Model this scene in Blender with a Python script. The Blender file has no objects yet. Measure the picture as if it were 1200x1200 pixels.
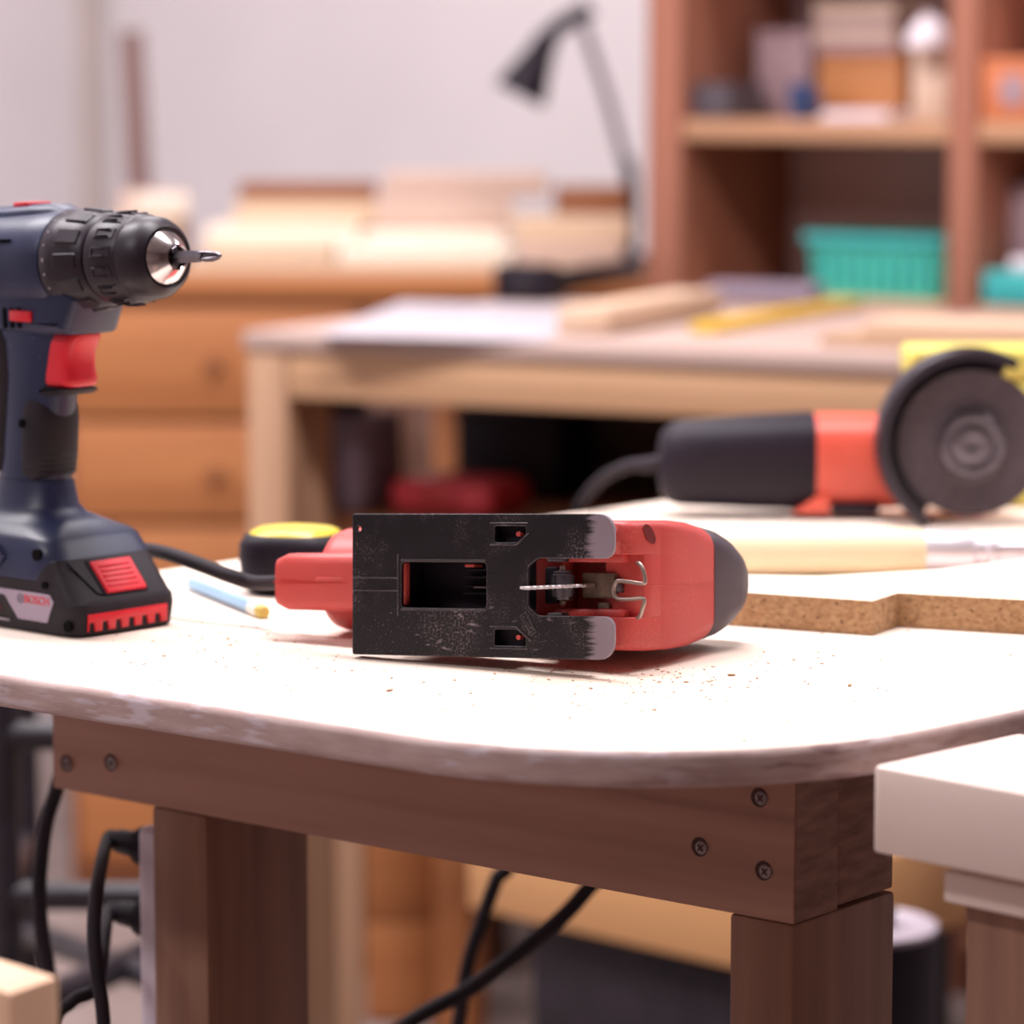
import bpy, bmesh, math, random
from mathutils import Vector, Matrix, Euler

random.seed(7)
SC = bpy.context.scene
COL = SC.collection
R = math.radians
PI = math.pi

# ------------------------------------------------------------------ camera, exposure, light
TZ = 0.80                                   # work table top
CAMZ = TZ + 0.315
PITCH = R(7.125)
cam_d = bpy.data.cameras.new('camera')
cam_d.lens = 50.0
cam_d.sensor_width = 15.0
cam_d.sensor_fit = 'HORIZONTAL'
cam_d.clip_start = 0.05
cam_d.dof.use_dof = True
cam_d.dof.focus_distance = 1.83
cam_d.dof.aperture_fstop = 2.1
cam = bpy.data.objects.new('camera', cam_d)
COL.objects.link(cam)
cam.location = (0, 0, CAMZ)
cam.rotation_euler = (PI/2 - PITCH, 0, 0)
SC.camera = cam
vs = SC.view_settings
vs.view_transform = 'Standard'
vs.look = 'None'
vs.gamma = 1.0
vs.use_curve_mapping = False
vs.exposure = 0.22

world = bpy.data.worlds.new('world')
SC.world = world
world.use_nodes = True
world.node_tree.nodes['Background'].inputs[0].default_value = (1.0, 0.93, 0.96, 1)
world.node_tree.nodes['Background'].inputs[1].default_value = 0.05

ROOM = R(38)
E1 = Vector((math.cos(ROOM), -math.sin(ROOM), 0))        # along the back wall, to the right
E2 = Vector((-math.sin(ROOM), -math.cos(ROOM), 0))       # from the back wall into the room
CORNER = Vector((-0.726, 6.05, 0))
def room(s, t, z=0.0):
    return CORNER + E1*s + E2*t + Vector((0, 0, z))

CEIL = 2.75
LIGHT_SPOTS = [(1.5, 1.3, 30.0, 'over the lumber cabinet'), (3.9, 1.2, 26.0, 'over the shelf unit'), (1.5, 2.9, 50.0, 'over the trolley frame'), (3.0, 2.6, 46.0, 'over the work table'), (2.3, 5.0, 33.0, 'added as unseen fill over the front of the room')]  # last entry is an unseen fill lamp, added to brighten camera-facing sides
def ceiling_lamp_light(parent, watts):
    ld = bpy.data.lights.new('tube_glow', 'AREA')
    ld.shape = 'RECTANGLE'; ld.size = 1.15; ld.size_y = 0.26
    ld.energy = watts; ld.color = (1.0, 0.945, 0.965)
    lo = bpy.data.objects.new('tube_glow', ld); COL.objects.link(lo)
    lo.parent = parent; lo.location = (0, 0, -0.075)
    return lo

# ------------------------------------------------------------------ pixel <-> world helpers (1200 px frame)
RC = cam.rotation_euler.to_matrix()
CAMP = Vector((0, 0, CAMZ))
def ray(px, py):
    return RC @ Vector(((px-600)/4000.0, (600-py)/4000.0, -1.0))
def P(px, py, z=None, Y=None):
    d = ray(px, py)
    t = (z-CAMZ)/d.z if z is not None else Y/d.y
    return CAMP + d*t
def Zat(py, Y):
    return P(600, py, Y=Y).z
def inter(p, q, r, s):                      # intersection of two plan lines
    d1 = q-p; d2 = s-r
    den = d1.x*d2.y-d1.y*d2.x
    t = ((r.x-p.x)*d2.y-(r.y-p.y)*d2.x)/den
    return p+d1*t

# ------------------------------------------------------------------ materials
def lin(c):
    out = []
    for v in c:
        v = v/255.0
        out.append(v/12.92 if v <= 0.04045 else ((v+0.055)/1.055)**2.4)
    return (out[0], out[1], out[2], 1.0)

def mat(name, c1, c2=None, rough=0.5, metal=0.0, scale=(30, 30, 30), amount=0.5, bump=0.0, detail=4, rough2=None, coat=0.0, spec=0.5):
    m = bpy.data.materials.new(name); m.use_nodes = True
    nt = m.node_tree; N = nt.nodes; L = nt.links
    b = N['Principled BSDF']
    b.inputs['Roughness'].default_value = rough
    b.inputs['Metallic'].default_value = metal
    b.inputs['Specular IOR Level'].default_value = spec
    if coat: b.inputs['Coat Weight'].default_value = coat
    tc = N.new('ShaderNodeTexCoord'); mp = N.new('ShaderNodeMapping')
    mp.inputs['Scale'].default_value = scale
    L.new(tc.outputs['Object'], mp.inputs['Vector'])
    no = N.new('ShaderNodeTexNoise'); no.inputs['Scale'].default_value = 1.0
    no.inputs['Detail'].default_value = detail
    L.new(mp.outputs['Vector'], no.inputs['Vector'])
    rp = N.new('ShaderNodeValToRGB')
    c2 = c2 or tuple(v*0.8 for v in c1)
    rp.color_ramp.elements[0].position = 0.5-0.5*amount*0.6
    rp.color_ramp.elements[1].position = 0.5+0.5*amount*0.6
    rp.color_ramp.elements[0].color = lin(c2)
    rp.color_ramp.elements[1].color = lin(c1)
    L.new(no.outputs['Fac'], rp.inputs['Fac'])
    L.new(rp.outputs['Color'], b.inputs['Base Color'])
    if bump:
        bp = N.new('ShaderNodeBump'); bp.inputs['Strength'].default_value = bump
        bp.inputs['Distance'].default_value = 0.002
        L.new(no.outputs['Fac'], bp.inputs['Height']); L.new(bp.outputs['Normal'], b.inputs['Normal'])
    m['ramp'] = 1
    return m

def wood(name, c1, c2, axis='x', ring=90.0, rough=0.6, bump=0.15):
    k = {'x': (ring*0.05, ring, ring), 'y': (ring, ring*0.05, ring), 'z': (ring, ring, ring*0.05)}[axis]
    return mat(name, c1, c2, rough=rough, scale=k, amount=0.9, bump=bump, detail=5)

def add_specks(m, col, scale=300.0, lo=0.62, hi=0.70, fac=0.8, patch=None, patch_lo=0.5, patch_hi=0.6, stretch=(1, 1, 1)):
    """scatter a second colour over a material: fine noise, gated by a coarse one"""
    nt = m.node_tree; N = nt.nodes; L = nt.links
    b = N['Principled BSDF']
    src = b.inputs['Base Color'].links[0].from_socket
    tc = N.new('ShaderNodeTexCoord'); mp = N.new('ShaderNodeMapping'); mp.inputs['Scale'].default_value = stretch
    L.new(tc.outputs['Object'], mp.inputs['Vector'])
    n1 = N.new('ShaderNodeTexNoise'); n1.inputs['Scale'].default_value = scale; n1.inputs['Detail'].default_value = 3
    L.new(mp.outputs['Vector'], n1.inputs['Vector'])
    r1 = N.new('ShaderNodeMapRange'); r1.inputs[1].default_value = lo; r1.inputs[2].default_value = hi
    L.new(n1.outputs['Fac'], r1.inputs[0])
    out = r1.outputs[0]
    if patch:
        n2 = N.new('ShaderNodeTexNoise'); n2.inputs['Scale'].default_value = patch; n2.inputs['Detail'].default_value = 3
        L.new(tc.outputs['Object'], n2.inputs['Vector'])
        r2 = N.new('ShaderNodeMapRange'); r2.inputs[1].default_value = patch_lo; r2.inputs[2].default_value = patch_hi
        L.new(n2.outputs['Fac'], r2.inputs[0])
        mu = N.new('ShaderNodeMath'); mu.operation = 'MULTIPLY'
        L.new(out, mu.inputs[0]); L.new(r2.outputs[0], mu.inputs[1]); out = mu.outputs[0]
    mf = N.new('ShaderNodeMath'); mf.operation = 'MULTIPLY'; mf.inputs[1].default_value = fac
    L.new(out, mf.inputs[0])
    mx = N.new('ShaderNodeMixRGB'); mx.inputs[2].default_value = lin(col)
    L.new(mf.outputs[0], mx.inputs[0]); L.new(src, mx.inputs[1])
    L.new(mx.outputs[0], b.inputs['Base Color'])
    return m

def add_worn_end(m, col, start, end, jag=0.012):
    """bare metal where the paint is rubbed off beyond local x = start"""
    nt = m.node_tree; N = nt.nodes; L = nt.links
    b = N['Principled BSDF']
    src = b.inputs['Base Color'].links[0].from_socket
    tc = N.new('ShaderNodeTexCoord'); sx = N.new('ShaderNodeSeparateXYZ')
    L.new(tc.outputs['Object'], sx.inputs[0])
    mp = N.new('ShaderNodeMapping'); mp.inputs['Scale'].default_value = (40, 40, 420)
    L.new(tc.outputs['Object'], mp.inputs['Vector'])
    n = N.new('ShaderNodeTexNoise'); n.inputs['Scale'].default_value = 1; n.inputs['Detail'].default_value = 4
    L.new(mp.outputs['Vector'], n.inputs['Vector'])
    ma = N.new('ShaderNodeMath'); ma.operation = 'MULTIPLY_ADD'; ma.inputs[1].default_value = jag; 
    L.new(n.outputs['Fac'], ma.inputs[0]); L.new(sx.outputs[0], ma.inputs[2])
    r = N.new('ShaderNodeMapRange'); r.inputs[1].default_value = start+jag*0.5; r.inputs[2].default_value = end+jag*0.5
    L.new(ma.outputs[0], r.inputs[0])
    mx = N.new('ShaderNodeMixRGB'); mx.inputs[2].default_value = lin(col)
    L.new(r.outputs[0], mx.inputs[0]); L.new(src, mx.inputs[1]); L.new(mx.outputs[0], b.inputs['Base Color'])
    return m

M = {}
M['wall'] = mat('painted wall', (224, 218, 221), (219, 213, 216), rough=0.8, scale=(3, 3, 3))
M['wall_wood'] = mat('plywood lined wall', (196, 176, 170), (180, 160, 154), rough=0.8, scale=(3, 3, 3))
M['wall_brown'] = mat('brown board wall', (130, 104, 94), (112, 88, 80), rough=0.8, scale=(3, 3, 3))
M['ceiling'] = mat('ceiling paint', (232, 228, 228), rough=0.9, scale=(3, 3, 3), amount=0.2)
M['floor'] = mat('concrete floor', (150, 134, 130), (124, 109, 104), rough=0.7, scale=(6, 6, 6))
M['trim'] = mat('trim paint', (205, 192, 186), (195, 182, 176), rough=0.6, scale=(5, 5, 5))
M['fir'] = wood('fir framing', (176, 132, 114), (144, 102, 86), 'x', 60)
M['fir_z'] = wood('fir leg', (158, 116, 94), (118, 80, 62), 'z', 60)
add_specks(M['fir'], (90, 48, 36), 8, 0.60, 0.75, 0.5, stretch=(0.3, 1.5, 6))
M['fir_end'] = mat('fir end grain', (150, 112, 96), (96, 62, 48), rough=0.8, scale=(40, 40, 160), amount=1.0, bump=0.4)
M['bench_wood'] = wood('pale bench wood', (200, 160, 124), (172, 130, 96), 'x', 30)
M['bench_wood_z'] = wood('pale bench wood upright', (196, 158, 128), (160, 120, 92), 'z', 30)
M['orange_wood'] = wood('orange varnished wood', (188, 124, 74), (162, 98, 54), 'x', 20)
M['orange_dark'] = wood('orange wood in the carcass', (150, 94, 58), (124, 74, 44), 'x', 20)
M['red_wood'] = wood('reddish shelf wood', (168, 110, 88), (138, 84, 64), 'z', 24)
M['red_wood_x'] = wood('reddish shelf board', (190, 146, 112), (162, 116, 86), 'x', 24)
M['pale_wood'] = wood('pale lumber', (240, 228, 212), (226, 210, 192), 'x', 25)
M['tan_wood'] = wood('tan lumber', (220, 194, 168), (198, 168, 140), 'x', 25)
M['brown_wood'] = wood('brown lumber', (150, 96, 62), (120, 72, 46), 'x', 25)
M['pink_wood'] = wood('grey pink lumber', (206, 180, 166), (184, 156, 142), 'x', 25)
M['black'] = mat('black plastic', (30, 20, 33), (23, 15, 26), rough=0.55, spec=0.25)
M['black_matte'] = mat('matte black rubber', (40, 31, 39), (30, 23, 30), rough=0.7, spec=0.3)
M['black_metal'] = mat('black painted steel', (36, 31, 40), (28, 23, 30), rough=0.4)
M['grey_metal'] = mat('grey steel', (150, 142, 150), (120, 112, 120), rough=0.35, metal=0.9)
M['chrome'] = mat('polished steel', (215, 210, 212), (190, 184, 186), rough=0.18, metal=1.0, scale=(10, 10, 10))
M['dark_steel'] = mat('dark steel', (110, 104, 112), (84, 78, 86), rough=0.35, metal=0.9)

# ------------------------------------------------------------------ mesh helpers
def tag(o, label=None, cat=None, group=None, kind=None):
    if label: o['label'] = label
    if cat: o['category'] = cat
    if group: o['group'] = group
    if kind: o['kind'] = kind
    return o

def thing(name, label, cat, loc=(0, 0, 0), rotz=0.0, group=None, matrix=None):
    o = bpy.data.objects.new(name, None); COL.objects.link(o)
    o.empty_display_size = 0.05
    if matrix is not None: o.matrix_world = matrix
    else:
        o.location = loc; o.rotation_euler = (0, 0, rotz)
    return tag(o, label, cat, group)

def obj(name, bm, m, parent=None, smooth=35, label=None, loc=None, rotz=None, mats=None, kind=None):
    me = bpy.data.meshes.new(name)
    if isinstance(bm, bpy.types.Mesh): me = bm
    else:
        bmesh.ops.recalc_face_normals(bm, faces=bm.faces[:])
        bm.to_mesh(me); bm.free()
    if m is not None and len(me.materials) == 0: me.materials.append(m)
    for x in mats or []: me.materials.append(x)
    if smooth:
        for p in me.polygons: p.use_smooth = True
        me.set_sharp_from_angle(angle=R(smooth))
    o = bpy.data.objects.new(name, me); COL.objects.link(o)
    if parent: o.parent = parent
    if loc is not None: o.location = loc
    if rotz is not None: o.rotation_euler = (0, 0, rotz)
    if label: o['label'] = label
    if kind: o['kind'] = kind
    return o

def copy_of(o, parent=None, loc=None, rot=None):
    c = o.copy(); COL.objects.link(c)
    if parent: c.parent = parent
    if loc is not None: c.location = loc
    if rot is not None: c.rotation_euler = rot
    return c

def BM(): return bmesh.new()

def box(bm, x0, x1, y0, y1, z0, z1, bev=0.0, seg=2, mtx=None):
    b = bmesh.new()
    v = bmesh.ops.create_cube(b, size=1.0)['verts']
    for q in v:
        q.co = Vector(((x0+x1)/2+q.co.x*(x1-x0), (y0+y1)/2+q.co.y*(y1-y0), (z0+z1)/2+q.co.z*(z1-z0)))
    if bev: bmesh.ops.bevel(b, geom=b.edges[:], offset=bev, segments=seg, profile=0.5, affect='EDGES')
    merge(bm, b, mtx)
    return bm

def merge(bm, b, mtx=None):
    if mtx is not None: b.transform(mtx)
    me = bpy.data.meshes.new('t'); b.to_mesh(me); b.free()
    bm.from_mesh(me); bpy.data.meshes.remove(me)

def loft(bm, rings, cap=True, mtx=None):
    b = bmesh.new()
    vr = [[b.verts.new(p) for p in r] for r in rings]
    n = len(vr[0])
    for i in range(len(vr)-1):
        for j in range(n):
            b.faces.new((vr[i][j], vr[i][(j+1) % n], vr[i+1][(j+1) % n], vr[i+1][j]))
    if cap:
        b.faces.new(list(reversed(vr[0]))); b.faces.new(vr[-1])
    merge(bm, b, mtx); return bm

def sup(cx, cy, rx, ry, e=2.5, n=32):
    """superellipse outline (2d)"""
    out = []
    for i in range(n):
        t = 2*PI*i/n
        c, s = math.cos(t), math.sin(t)
        out.append((cx+rx*math.copysign(abs(c)**(2/e), c), cy+ry*math.copysign(abs(s)**(2/e), s)))
    return out

def lathe(bm, prof, axis='z', seg=32, mtx=None, cap=True):
    """profile of (s, r) turned about an axis"""
    rings = []
    for s, r in prof:
        ring = []
        for i in range(seg):
            t = 2*PI*i/seg
            c, d = r*math.cos(t), r*math.sin(t)
            ring.append({'z': (c, d, s), 'x': (s, c, d), 'y': (d, s, c)}[axis])
        rings.append(ring)
    return loft(bm, rings, cap, mtx)

def catmull(pts, k=8):
    pts = [Vector(p) for p in pts]
    out = []
    for i in range(len(pts)-1):
        p0 = pts[max(i-1, 0)]; p1 = pts[i]; p2 = pts[i+1]; p3 = pts[min(i+2, len(pts)-1)]
        for j in range(k):
            t = j/k
            out.append(0.5*((2*p1)+(p2-p0)*t+(2*p0-5*p1+4*p2-p3)*t*t+(3*p1-p0-3*p2+p3)*t**3))
    out.append(pts[-1]); return out

def tube(bm, pts, r, seg=10, smooth=8, mtx=None):
    q = catmull(pts, smooth) if smooth else [Vector(p) for p in pts]
    rings = []; up = None
    for i, p in enumerate(q):
        d = (q[min(i+1, len(q)-1)]-q[max(i-1, 0)]).normalized()
        if up is None:
            up = d.orthogonal().normalized()
        up = (up-d*up.dot(d)).normalized()
        s = d.cross(up)
        rr = r(i/(len(q)-1)) if callable(r) else r
        rings.append([p+(up*math.cos(2*PI*k/seg)+s*math.sin(2*PI*k/seg))*rr for k in range(seg)])
    return loft(bm, rings, True, mtx)

def prism(bm, pts, t0, t1, plane='xy', bev=0.0, mtx=None, seg=2):
    """extrude a 2d outline between t0 and t1"""
    b = bmesh.new()
    def lift(p, t):
        return {'xy': (p[0], p[1], t), 'xz': (p[0], t, p[1]), 'yz': (t, p[0], p[1])}[plane]
    lo = [b.verts.new(lift(p, t0)) for p in pts]; hi = [b.verts.new(lift(p, t1)) for p in pts]
    n = len(pts)
    fl = b.faces.new(lo); fh = b.faces.new(hi)
    for i in range(n): b.faces.new((lo[i], lo[(i+1) % n], hi[(i+1) % n], hi[i]))
    bmesh.ops.recalc_face_normals(b, faces=b.faces[:])
    if bev:
        ed = list(set(fl.edges[:])|set(fh.edges[:]))
        bmesh.ops.bevel(b, geom=ed, offset=bev, segments=seg, profile=0.5, affect='EDGES')
    merge(bm, b, mtx); return bm

def round_poly(pts, radii, k=6):
    """round the corners of a polygon"""
    out = []; n = len(pts)
    for i in range(n):
        p = Vector(pts[i][:2]); a = Vector(pts[i-1][:2]); c = Vector(pts[(i+1) % n][:2])
        r = radii[i] if isinstance(radii, (list, tuple)) else radii
        if r <= 0: out.append((p.x, p.y)); continue
        u = (a-p).normalized(); v = (c-p).normalized()
        ang = u.angle(v); d = r/math.tan(ang/2)
        s = p+u*d; e = p+v*d
        ctr = p+(u+v).normalized()*(r/math.sin(ang/2))
        a0 = math.atan2(s.y-ctr.y, s.x-ctr.x); a1 = math.atan2(e.y-ctr.y, e.x-ctr.x)
        da = (a1-a0+PI) % (2*PI)-PI
        for j in range(k+1):
            t = a0+da*j/k
            out.append((ctr.x+r*math.cos(t), ctr.y+r*math.sin(t)))
    return out

def holed_plate(outline, holes, half, bev):
    """flat plate with holes (2d curve, extruded), as a mesh in the local xy plane"""
    cu = bpy.data.curves.new('plate', 'CURVE'); cu.dimensions = '2D'; cu.fill_mode = 'BOTH'
    cu.extrude = half-bev; cu.bevel_depth = bev; cu.bevel_resolution = 1; cu.offset = -bev
    for pts in [outline]+holes:
        s = cu.splines.new('POLY'); s.points.add(len(pts)-1); s.use_cyclic_u = True
        for q, p in zip(s.points, pts): q.co = (p[0], p[1], 0, 1)
    o = bpy.data.objects.new('plate', cu); COL.objects.link(o)
    dg = bpy.context.evaluated_depsgraph_get(); dg.update()
    me = bpy.data.meshes.new_from_object(o.evaluated_get(dg))
    bpy.data.objects.remove(o); bpy.data.curves.remove(cu)
    return me

def text_mesh(s, size, depth=0.0002):
    cu = bpy.data.curves.new('lettering', 'FONT'); cu.body = s; cu.size = size; cu.extrude = depth
    cu.align_x = 'CENTER'; cu.align_y = 'CENTER'; cu.offset = size*0.012; cu.resolution_u = 3
    o = bpy.data.objects.new('lettering', cu); COL.objects.link(o)
    dg = bpy.context.evaluated_depsgraph_get(); dg.update()
    me = bpy.data.meshes.new_from_object(o.evaluated_get(dg))
    bpy.data.objects.remove(o); bpy.data.curves.remove(cu)
    return me

def beam(name, m, size, loc, rotz, parent=None, bev=0.0015, label=None):
    bm = BM(); box(bm, 0, size[0], 0, size[1], 0, size[2], bev)
    return obj(name, bm, m, parent, loc=loc, rotz=rotz, label=label)

# ------------------------------------------------------------------ room shell
def wall_slab(name, a, b, thick, m):
    d = (b-a); L = d.length; ang = math.atan2(d.y, d.x)
    bm = BM(); box(bm, -thick, L+thick, 0, thick, 0, CEIL)
    return tag(obj(name, bm, m, None, 0, loc=a, rotz=ang), kind='structure')
W, D = 6.6, 7.2
wall_slab('wall_back', room(0, 0), room(W, 0), 0.1, M['wall'])
wall_slab('wall_left', room(0, D), room(0, 0), 0.1, M['wall'])
wall_slab('wall_right', room(W, 0), room(W, D), 0.1, M['wall_brown'])
wall_slab('wall_front', room(W, D), room(0, D), 0.1, M['wall_wood'])
bm = BM(); box(bm, 0, W, -D, 0, -0.1, 0); tag(obj('floor', bm, M['floor'], None, 0, loc=CORNER, rotz=-ROOM), kind='structure')
bm = BM(); box(bm, 0, W, -D, 0, CEIL, CEIL+0.1); tag(obj('ceiling', bm, M['ceiling'], None, 0, loc=CORNER, rotz=-ROOM), kind='structure')
bm = BM(); box(bm, 0.0, 0.02, -0.05, -0.012, 0, 2.4, 0.003)
tag(obj('trim_1', bm, M['trim'], None, 0, loc=CORNER, rotz=-ROOM), kind='structure')

M['lamp_white'] = mat('lamp housing', (235, 235, 235), rough=0.5, amount=0.1)
def ceiling_lamp(s, t, watts, where):
    r = thing('ceiling_light', 'white fluorescent ceiling light '+where, 'ceiling light', room(s, t, CEIL), -ROOM, 'ceiling lights over the workshop')
    bm = BM(); box(bm, -0.62, 0.62, -0.16, 0.16, -0.06, 0, 0.008); obj('housing', bm, M['lamp_white'], r)
    ceiling_lamp_light(r, watts)
for s, t, p, w in LIGHT_SPOTS: ceiling_lamp(s, t, p, w)

# ------------------------------------------------------------------ main work table
M['top'] = mat('worn pale table top', (244, 230, 218), (226, 204, 186), rough=0.65, scale=(9, 9, 9), amount=0.9, bump=0.05)
add_specks(M['top'], (186, 140, 106), 70, 0.66, 0.78, 0.55, 7, 0.45, 0.62)
add_specks(M['top'], (120, 84, 62), 260, 0.72, 0.78, 0.7, 9, 0.45, 0.6)
M['top_edge'] = mat('chipped table edge', (208, 186, 182), (164, 134, 130), rough=0.7, scale=(25, 25, 90), amount=1.0, bump=0.3)
add_specks(M['top_edge'], (216, 204, 214), 60, 0.50, 0.60, 0.8, 9, 0.44, 0.58, stretch=(0.6, 0.6, 3))
add_specks(M['top_edge'], (118, 82, 84), 80, 0.54, 0.66, 0.75, 7, 0.46, 0.6, stretch=(0.5, 0.5, 3))

f0, f1 = P(0, 790, z=TZ), P(300, 835, z=TZ)
r0, r1 = P(1087, 855, z=TZ), P(1197, 832, z=TZ)
l0, l1 = P(190, 667, z=TZ), P(787, 585, z=TZ)
C_near = inter(f0, f1, r0, r1); C_left = inter(f0, f1, l0, l1)
dl = (l1-l0).normalized(); dr = (r1-r0).normalized()
C_back = C_left+dl*1.05
C_right = C_near+dr*1.15
T_ROT = math.atan2((f1-f0).y, (f1-f0).x)
tw = thing('work_table', 'low work table with worn pale rounded top, brown timber apron and two timber legs', 'table', (C_near.x, C_near.y, 0), T_ROT)
ti = Matrix.Translation((C_near.x, C_near.y, 0)) @ Matrix.Rotation(T_ROT, 4, 'Z')
tinv = ti.inverted()
outline = round_poly([(tinv @ v) for v in (C_left, C_near, C_right, C_back)], [0.03, 0.20, 0.05, 0.05], 18)
bm = BM(); prism(bm, outline, TZ-0.019, TZ, 'xy', 0.005, seg=3)
top = obj('table_top', bm, M['top'], tw, 40, mats=[M['top_edge']])
for p in top.data.polygons:
    if p.normal.z < 0.75: p.material_index = 1

AZ = TZ-0.019-0.092
a0, a1 = P(62, 923, z=AZ), P(930, 1084, z=AZ)
A_ROT = math.atan2((a1-a0).y, (a1-a0).x); A_LEN = (a1-a0).length
rel = A_ROT-T_ROT
def tl(v): return tinv @ v
ax = (a1-a0).normalized(); ay = Vector((-ax.y, ax.x, 0))
beam('front_rail', M['fir'], (A_LEN, 0.040, 0.092), tl(a0), rel, tw, 0.0012)
beam('end_rail', M['fir_end'], (0.05, 0.053, 0.090), tl(a1+ay*0.0406-ax*0.05+Vector((0, 0, 0.002))), rel, tw, 0.0015, label='darker cracked board end at the corner of the apron')
# cap showing the front rail's end grain
bm = BM(); box(bm, 0, 0.0006, 0.0008, 0.0392, 0.0008, 0.0912); obj('end_grain', bm, M['fir_end'], tw, 0, loc=tl(a1), rotz=rel)
lg1 = a1-ax*0.041+ay*0.0012
beam('leg', M['fir_z'], (0.040, 0.096, AZ-0.0005), tl(Vector((lg1.x, lg1.y, 0))), rel, tw, 0.002)
c2 = P(242, 1000, Y=1.95); 
pl = inter(a0+ay*0.0012, a1+ay*0.0012, Vector((0, 0, 0)), Vector((c2.x, c2.y, 0)))
lg2 = pl-ax*0.045
beam('leg', M['fir_z'], (0.045, 0.089, AZ-0.0005), tl(Vector((lg2.x, lg2.y, 0))), rel, tw, 0.002)
# screws in the apron
def screw_at(px, py, r=0.0038):
    d = ray(px, py); n = -ay
    t = (a0-CAMP).dot(n)/d.dot(n); q = CAMP+d*t
    bm = BM()
    mx = Matrix.Translation(tl(q)) @ Matrix.Rotation(rel, 4, 'Z') @ Matrix.Rotation(PI/2, 4, 'X')
    lathe(bm, [(-0.002, r*0.9), (0.0008, r), (0.0014, r*0.9), (0.0018, r*0.55)], 'z', 16, mx)
    s = obj('screw', bm, M['screw_metal'], tw)
    bm = BM()
    for k in (0, 1):
        box(bm, -r*0.6, r*0.6, -r*0.14, r*0.14, 0.0014, 0.0021, 0, 1, mx @ Matrix.Rotation(PI/4+k*PI/2, 4, 'Z'))
    obj('cross_slot', bm, M['brown_hole'], s, 0)
    bm = BM(); lathe(bm, [(-0.001, r*1.4), (0.0003, r*1.35)], 'z', 18, mx @ Matrix.Translation((-r*0.45, 0, 0)))
    obj('countersink', bm, M['brown_hole'], tw, 0)
M['screw_metal'] = mat('screw metal', (150, 138, 140), (120, 108, 110), rough=0.4, metal=0.5)
M['brown_hole'] = mat('split wood round screw', (78, 42, 32), (56, 28, 22), rough=0.8, scale=(200, 200, 200))
for px, py in ((823, 993), (898, 1021), (893, 935), (80, 895), (132, 894)): screw_at(px, py)

# sawdust lying on the table
bm = BM()
centres = [(760, 790, 60), (650, 770, 60), (180, 745, 120), (900, 770, 120), (450, 820, 200), (840, 830, 150), (330, 770, 90), (600, 860, 160)]
for i in range(900):
    cx, cy, sp = random.choice(centres)
    px, py = random.gauss(cx, sp), random.gauss(cy, sp*0.22)
    if py < 730 or py > 870 or (400 < px < 880 and py < 780): continue
    q = P(px, py, z=TZ)
    lq = tinv @ q
    if lq.x > -0.06 and lq.y < 0.05: continue
    if not (0.015 < lq.y and lq.x < -0.02): continue
    s = random.choice((0.00035, 0.0004, 0.0005, 0.0006, 0.0009))*(1.0 if random.random() < 0.95 else 2.2)
    mx = Matrix.Translation((q.x, q.y, TZ+0.0003)) @ Matrix.Rotation(random.uniform(0, 6.3), 4, 'Z') @ Matrix.Rotation(random.uniform(-0.15, 0.15), 4, 'X')
    box(bm, -s, s, -s*0.45, s*0.45, 0, s*0.35, 0, 1, mx)
M['chip'] = mat('sawdust', (206, 160, 124), (140, 98, 72), rough=0.8, scale=(60, 60, 60), amount=1)
tag(obj('sawdust', bm, M['chip'], None, 0), 'brown sawdust and chips scattered over the pale table top', 'sawdust', kind='stuff')

# ------------------------------------------------------------------ jigsaw
M['red'] = mat('red tool plastic', (204, 78, 74), (192, 66, 63), rough=0.45, scale=(14, 14, 14), amount=0.8)
add_specks(M['red'], (222, 160, 132), 700, 0.52, 0.70, 0.2, 22, 0.46, 0.60)
M['red_deep'] = mat('red gear housing', (190, 50, 42), (170, 40, 34), rough=0.35, scale=(14, 14, 14))
M['plate'] = mat('black sole plate', (22, 16, 24), (15, 11, 17), rough=0.4, spec=0.35, metal=0.0, scale=(60, 60, 60), amount=0.8)
add_specks(M['plate'], (150, 132, 138), 800, 0.50, 0.68, 0.55, 30, 0.50, 0.66)
add_specks(M['plate'], (170, 156, 160), 1000, 0.64, 0.70, 0.5, 12, 0.42, 0.55)
add_specks(M['plate'], (150, 138, 150), 300, 0.62, 0.67, 0.6, 22, 0.54, 0.62, stretch=(0.35, 1, 1.3))
add_worn_end(M['plate'], (136, 124, 136), 0.064, 0.069, 0.018)
def add_edge_wear_highlight(m, col, radius=0.0007, lo=0.03, hi=0.12, fac=0.8):  # worn sharp edges, with their bright highlight line painted into the colour
    nt = m.node_tree; N = nt.nodes; L = nt.links; b = N['Principled BSDF']
    src = b.inputs['Base Color'].links[0].from_socket
    bv_ = N.new('ShaderNodeBevel'); bv_.samples = 6; bv_.inputs['Radius'].default_value = radius
    ge = N.new('ShaderNodeNewGeometry'); dt = N.new('ShaderNodeVectorMath'); dt.operation = 'DOT_PRODUCT'
    L.new(bv_.outputs[0], dt.inputs[0]); L.new(ge.outputs['Normal'], dt.inputs[1])
    su = N.new('ShaderNodeMath'); su.operation = 'SUBTRACT'; su.inputs[0].default_value = 1.0; L.new(dt.outputs['Value'], su.inputs[1])
    r = N.new('ShaderNodeMapRange'); r.inputs[1].default_value = lo; r.inputs[2].default_value = hi; r.inputs[4].default_value = fac
    L.new(su.outputs[0], r.inputs[0])
    mx = N.new('ShaderNodeMixRGB'); mx.inputs[2].default_value = lin(col)
    L.new(r.outputs[0], mx.inputs[0]); L.new(src, mx.inputs[1]); L.new(mx.outputs[0], b.inputs['Base Color'])
add_edge_wear_highlight(M['plate'], (150, 138, 148))
M['boot'] = mat('grey rubber boot', (92, 80, 90), (72, 61, 70), rough=0.5, scale=(18, 18, 18))
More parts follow.
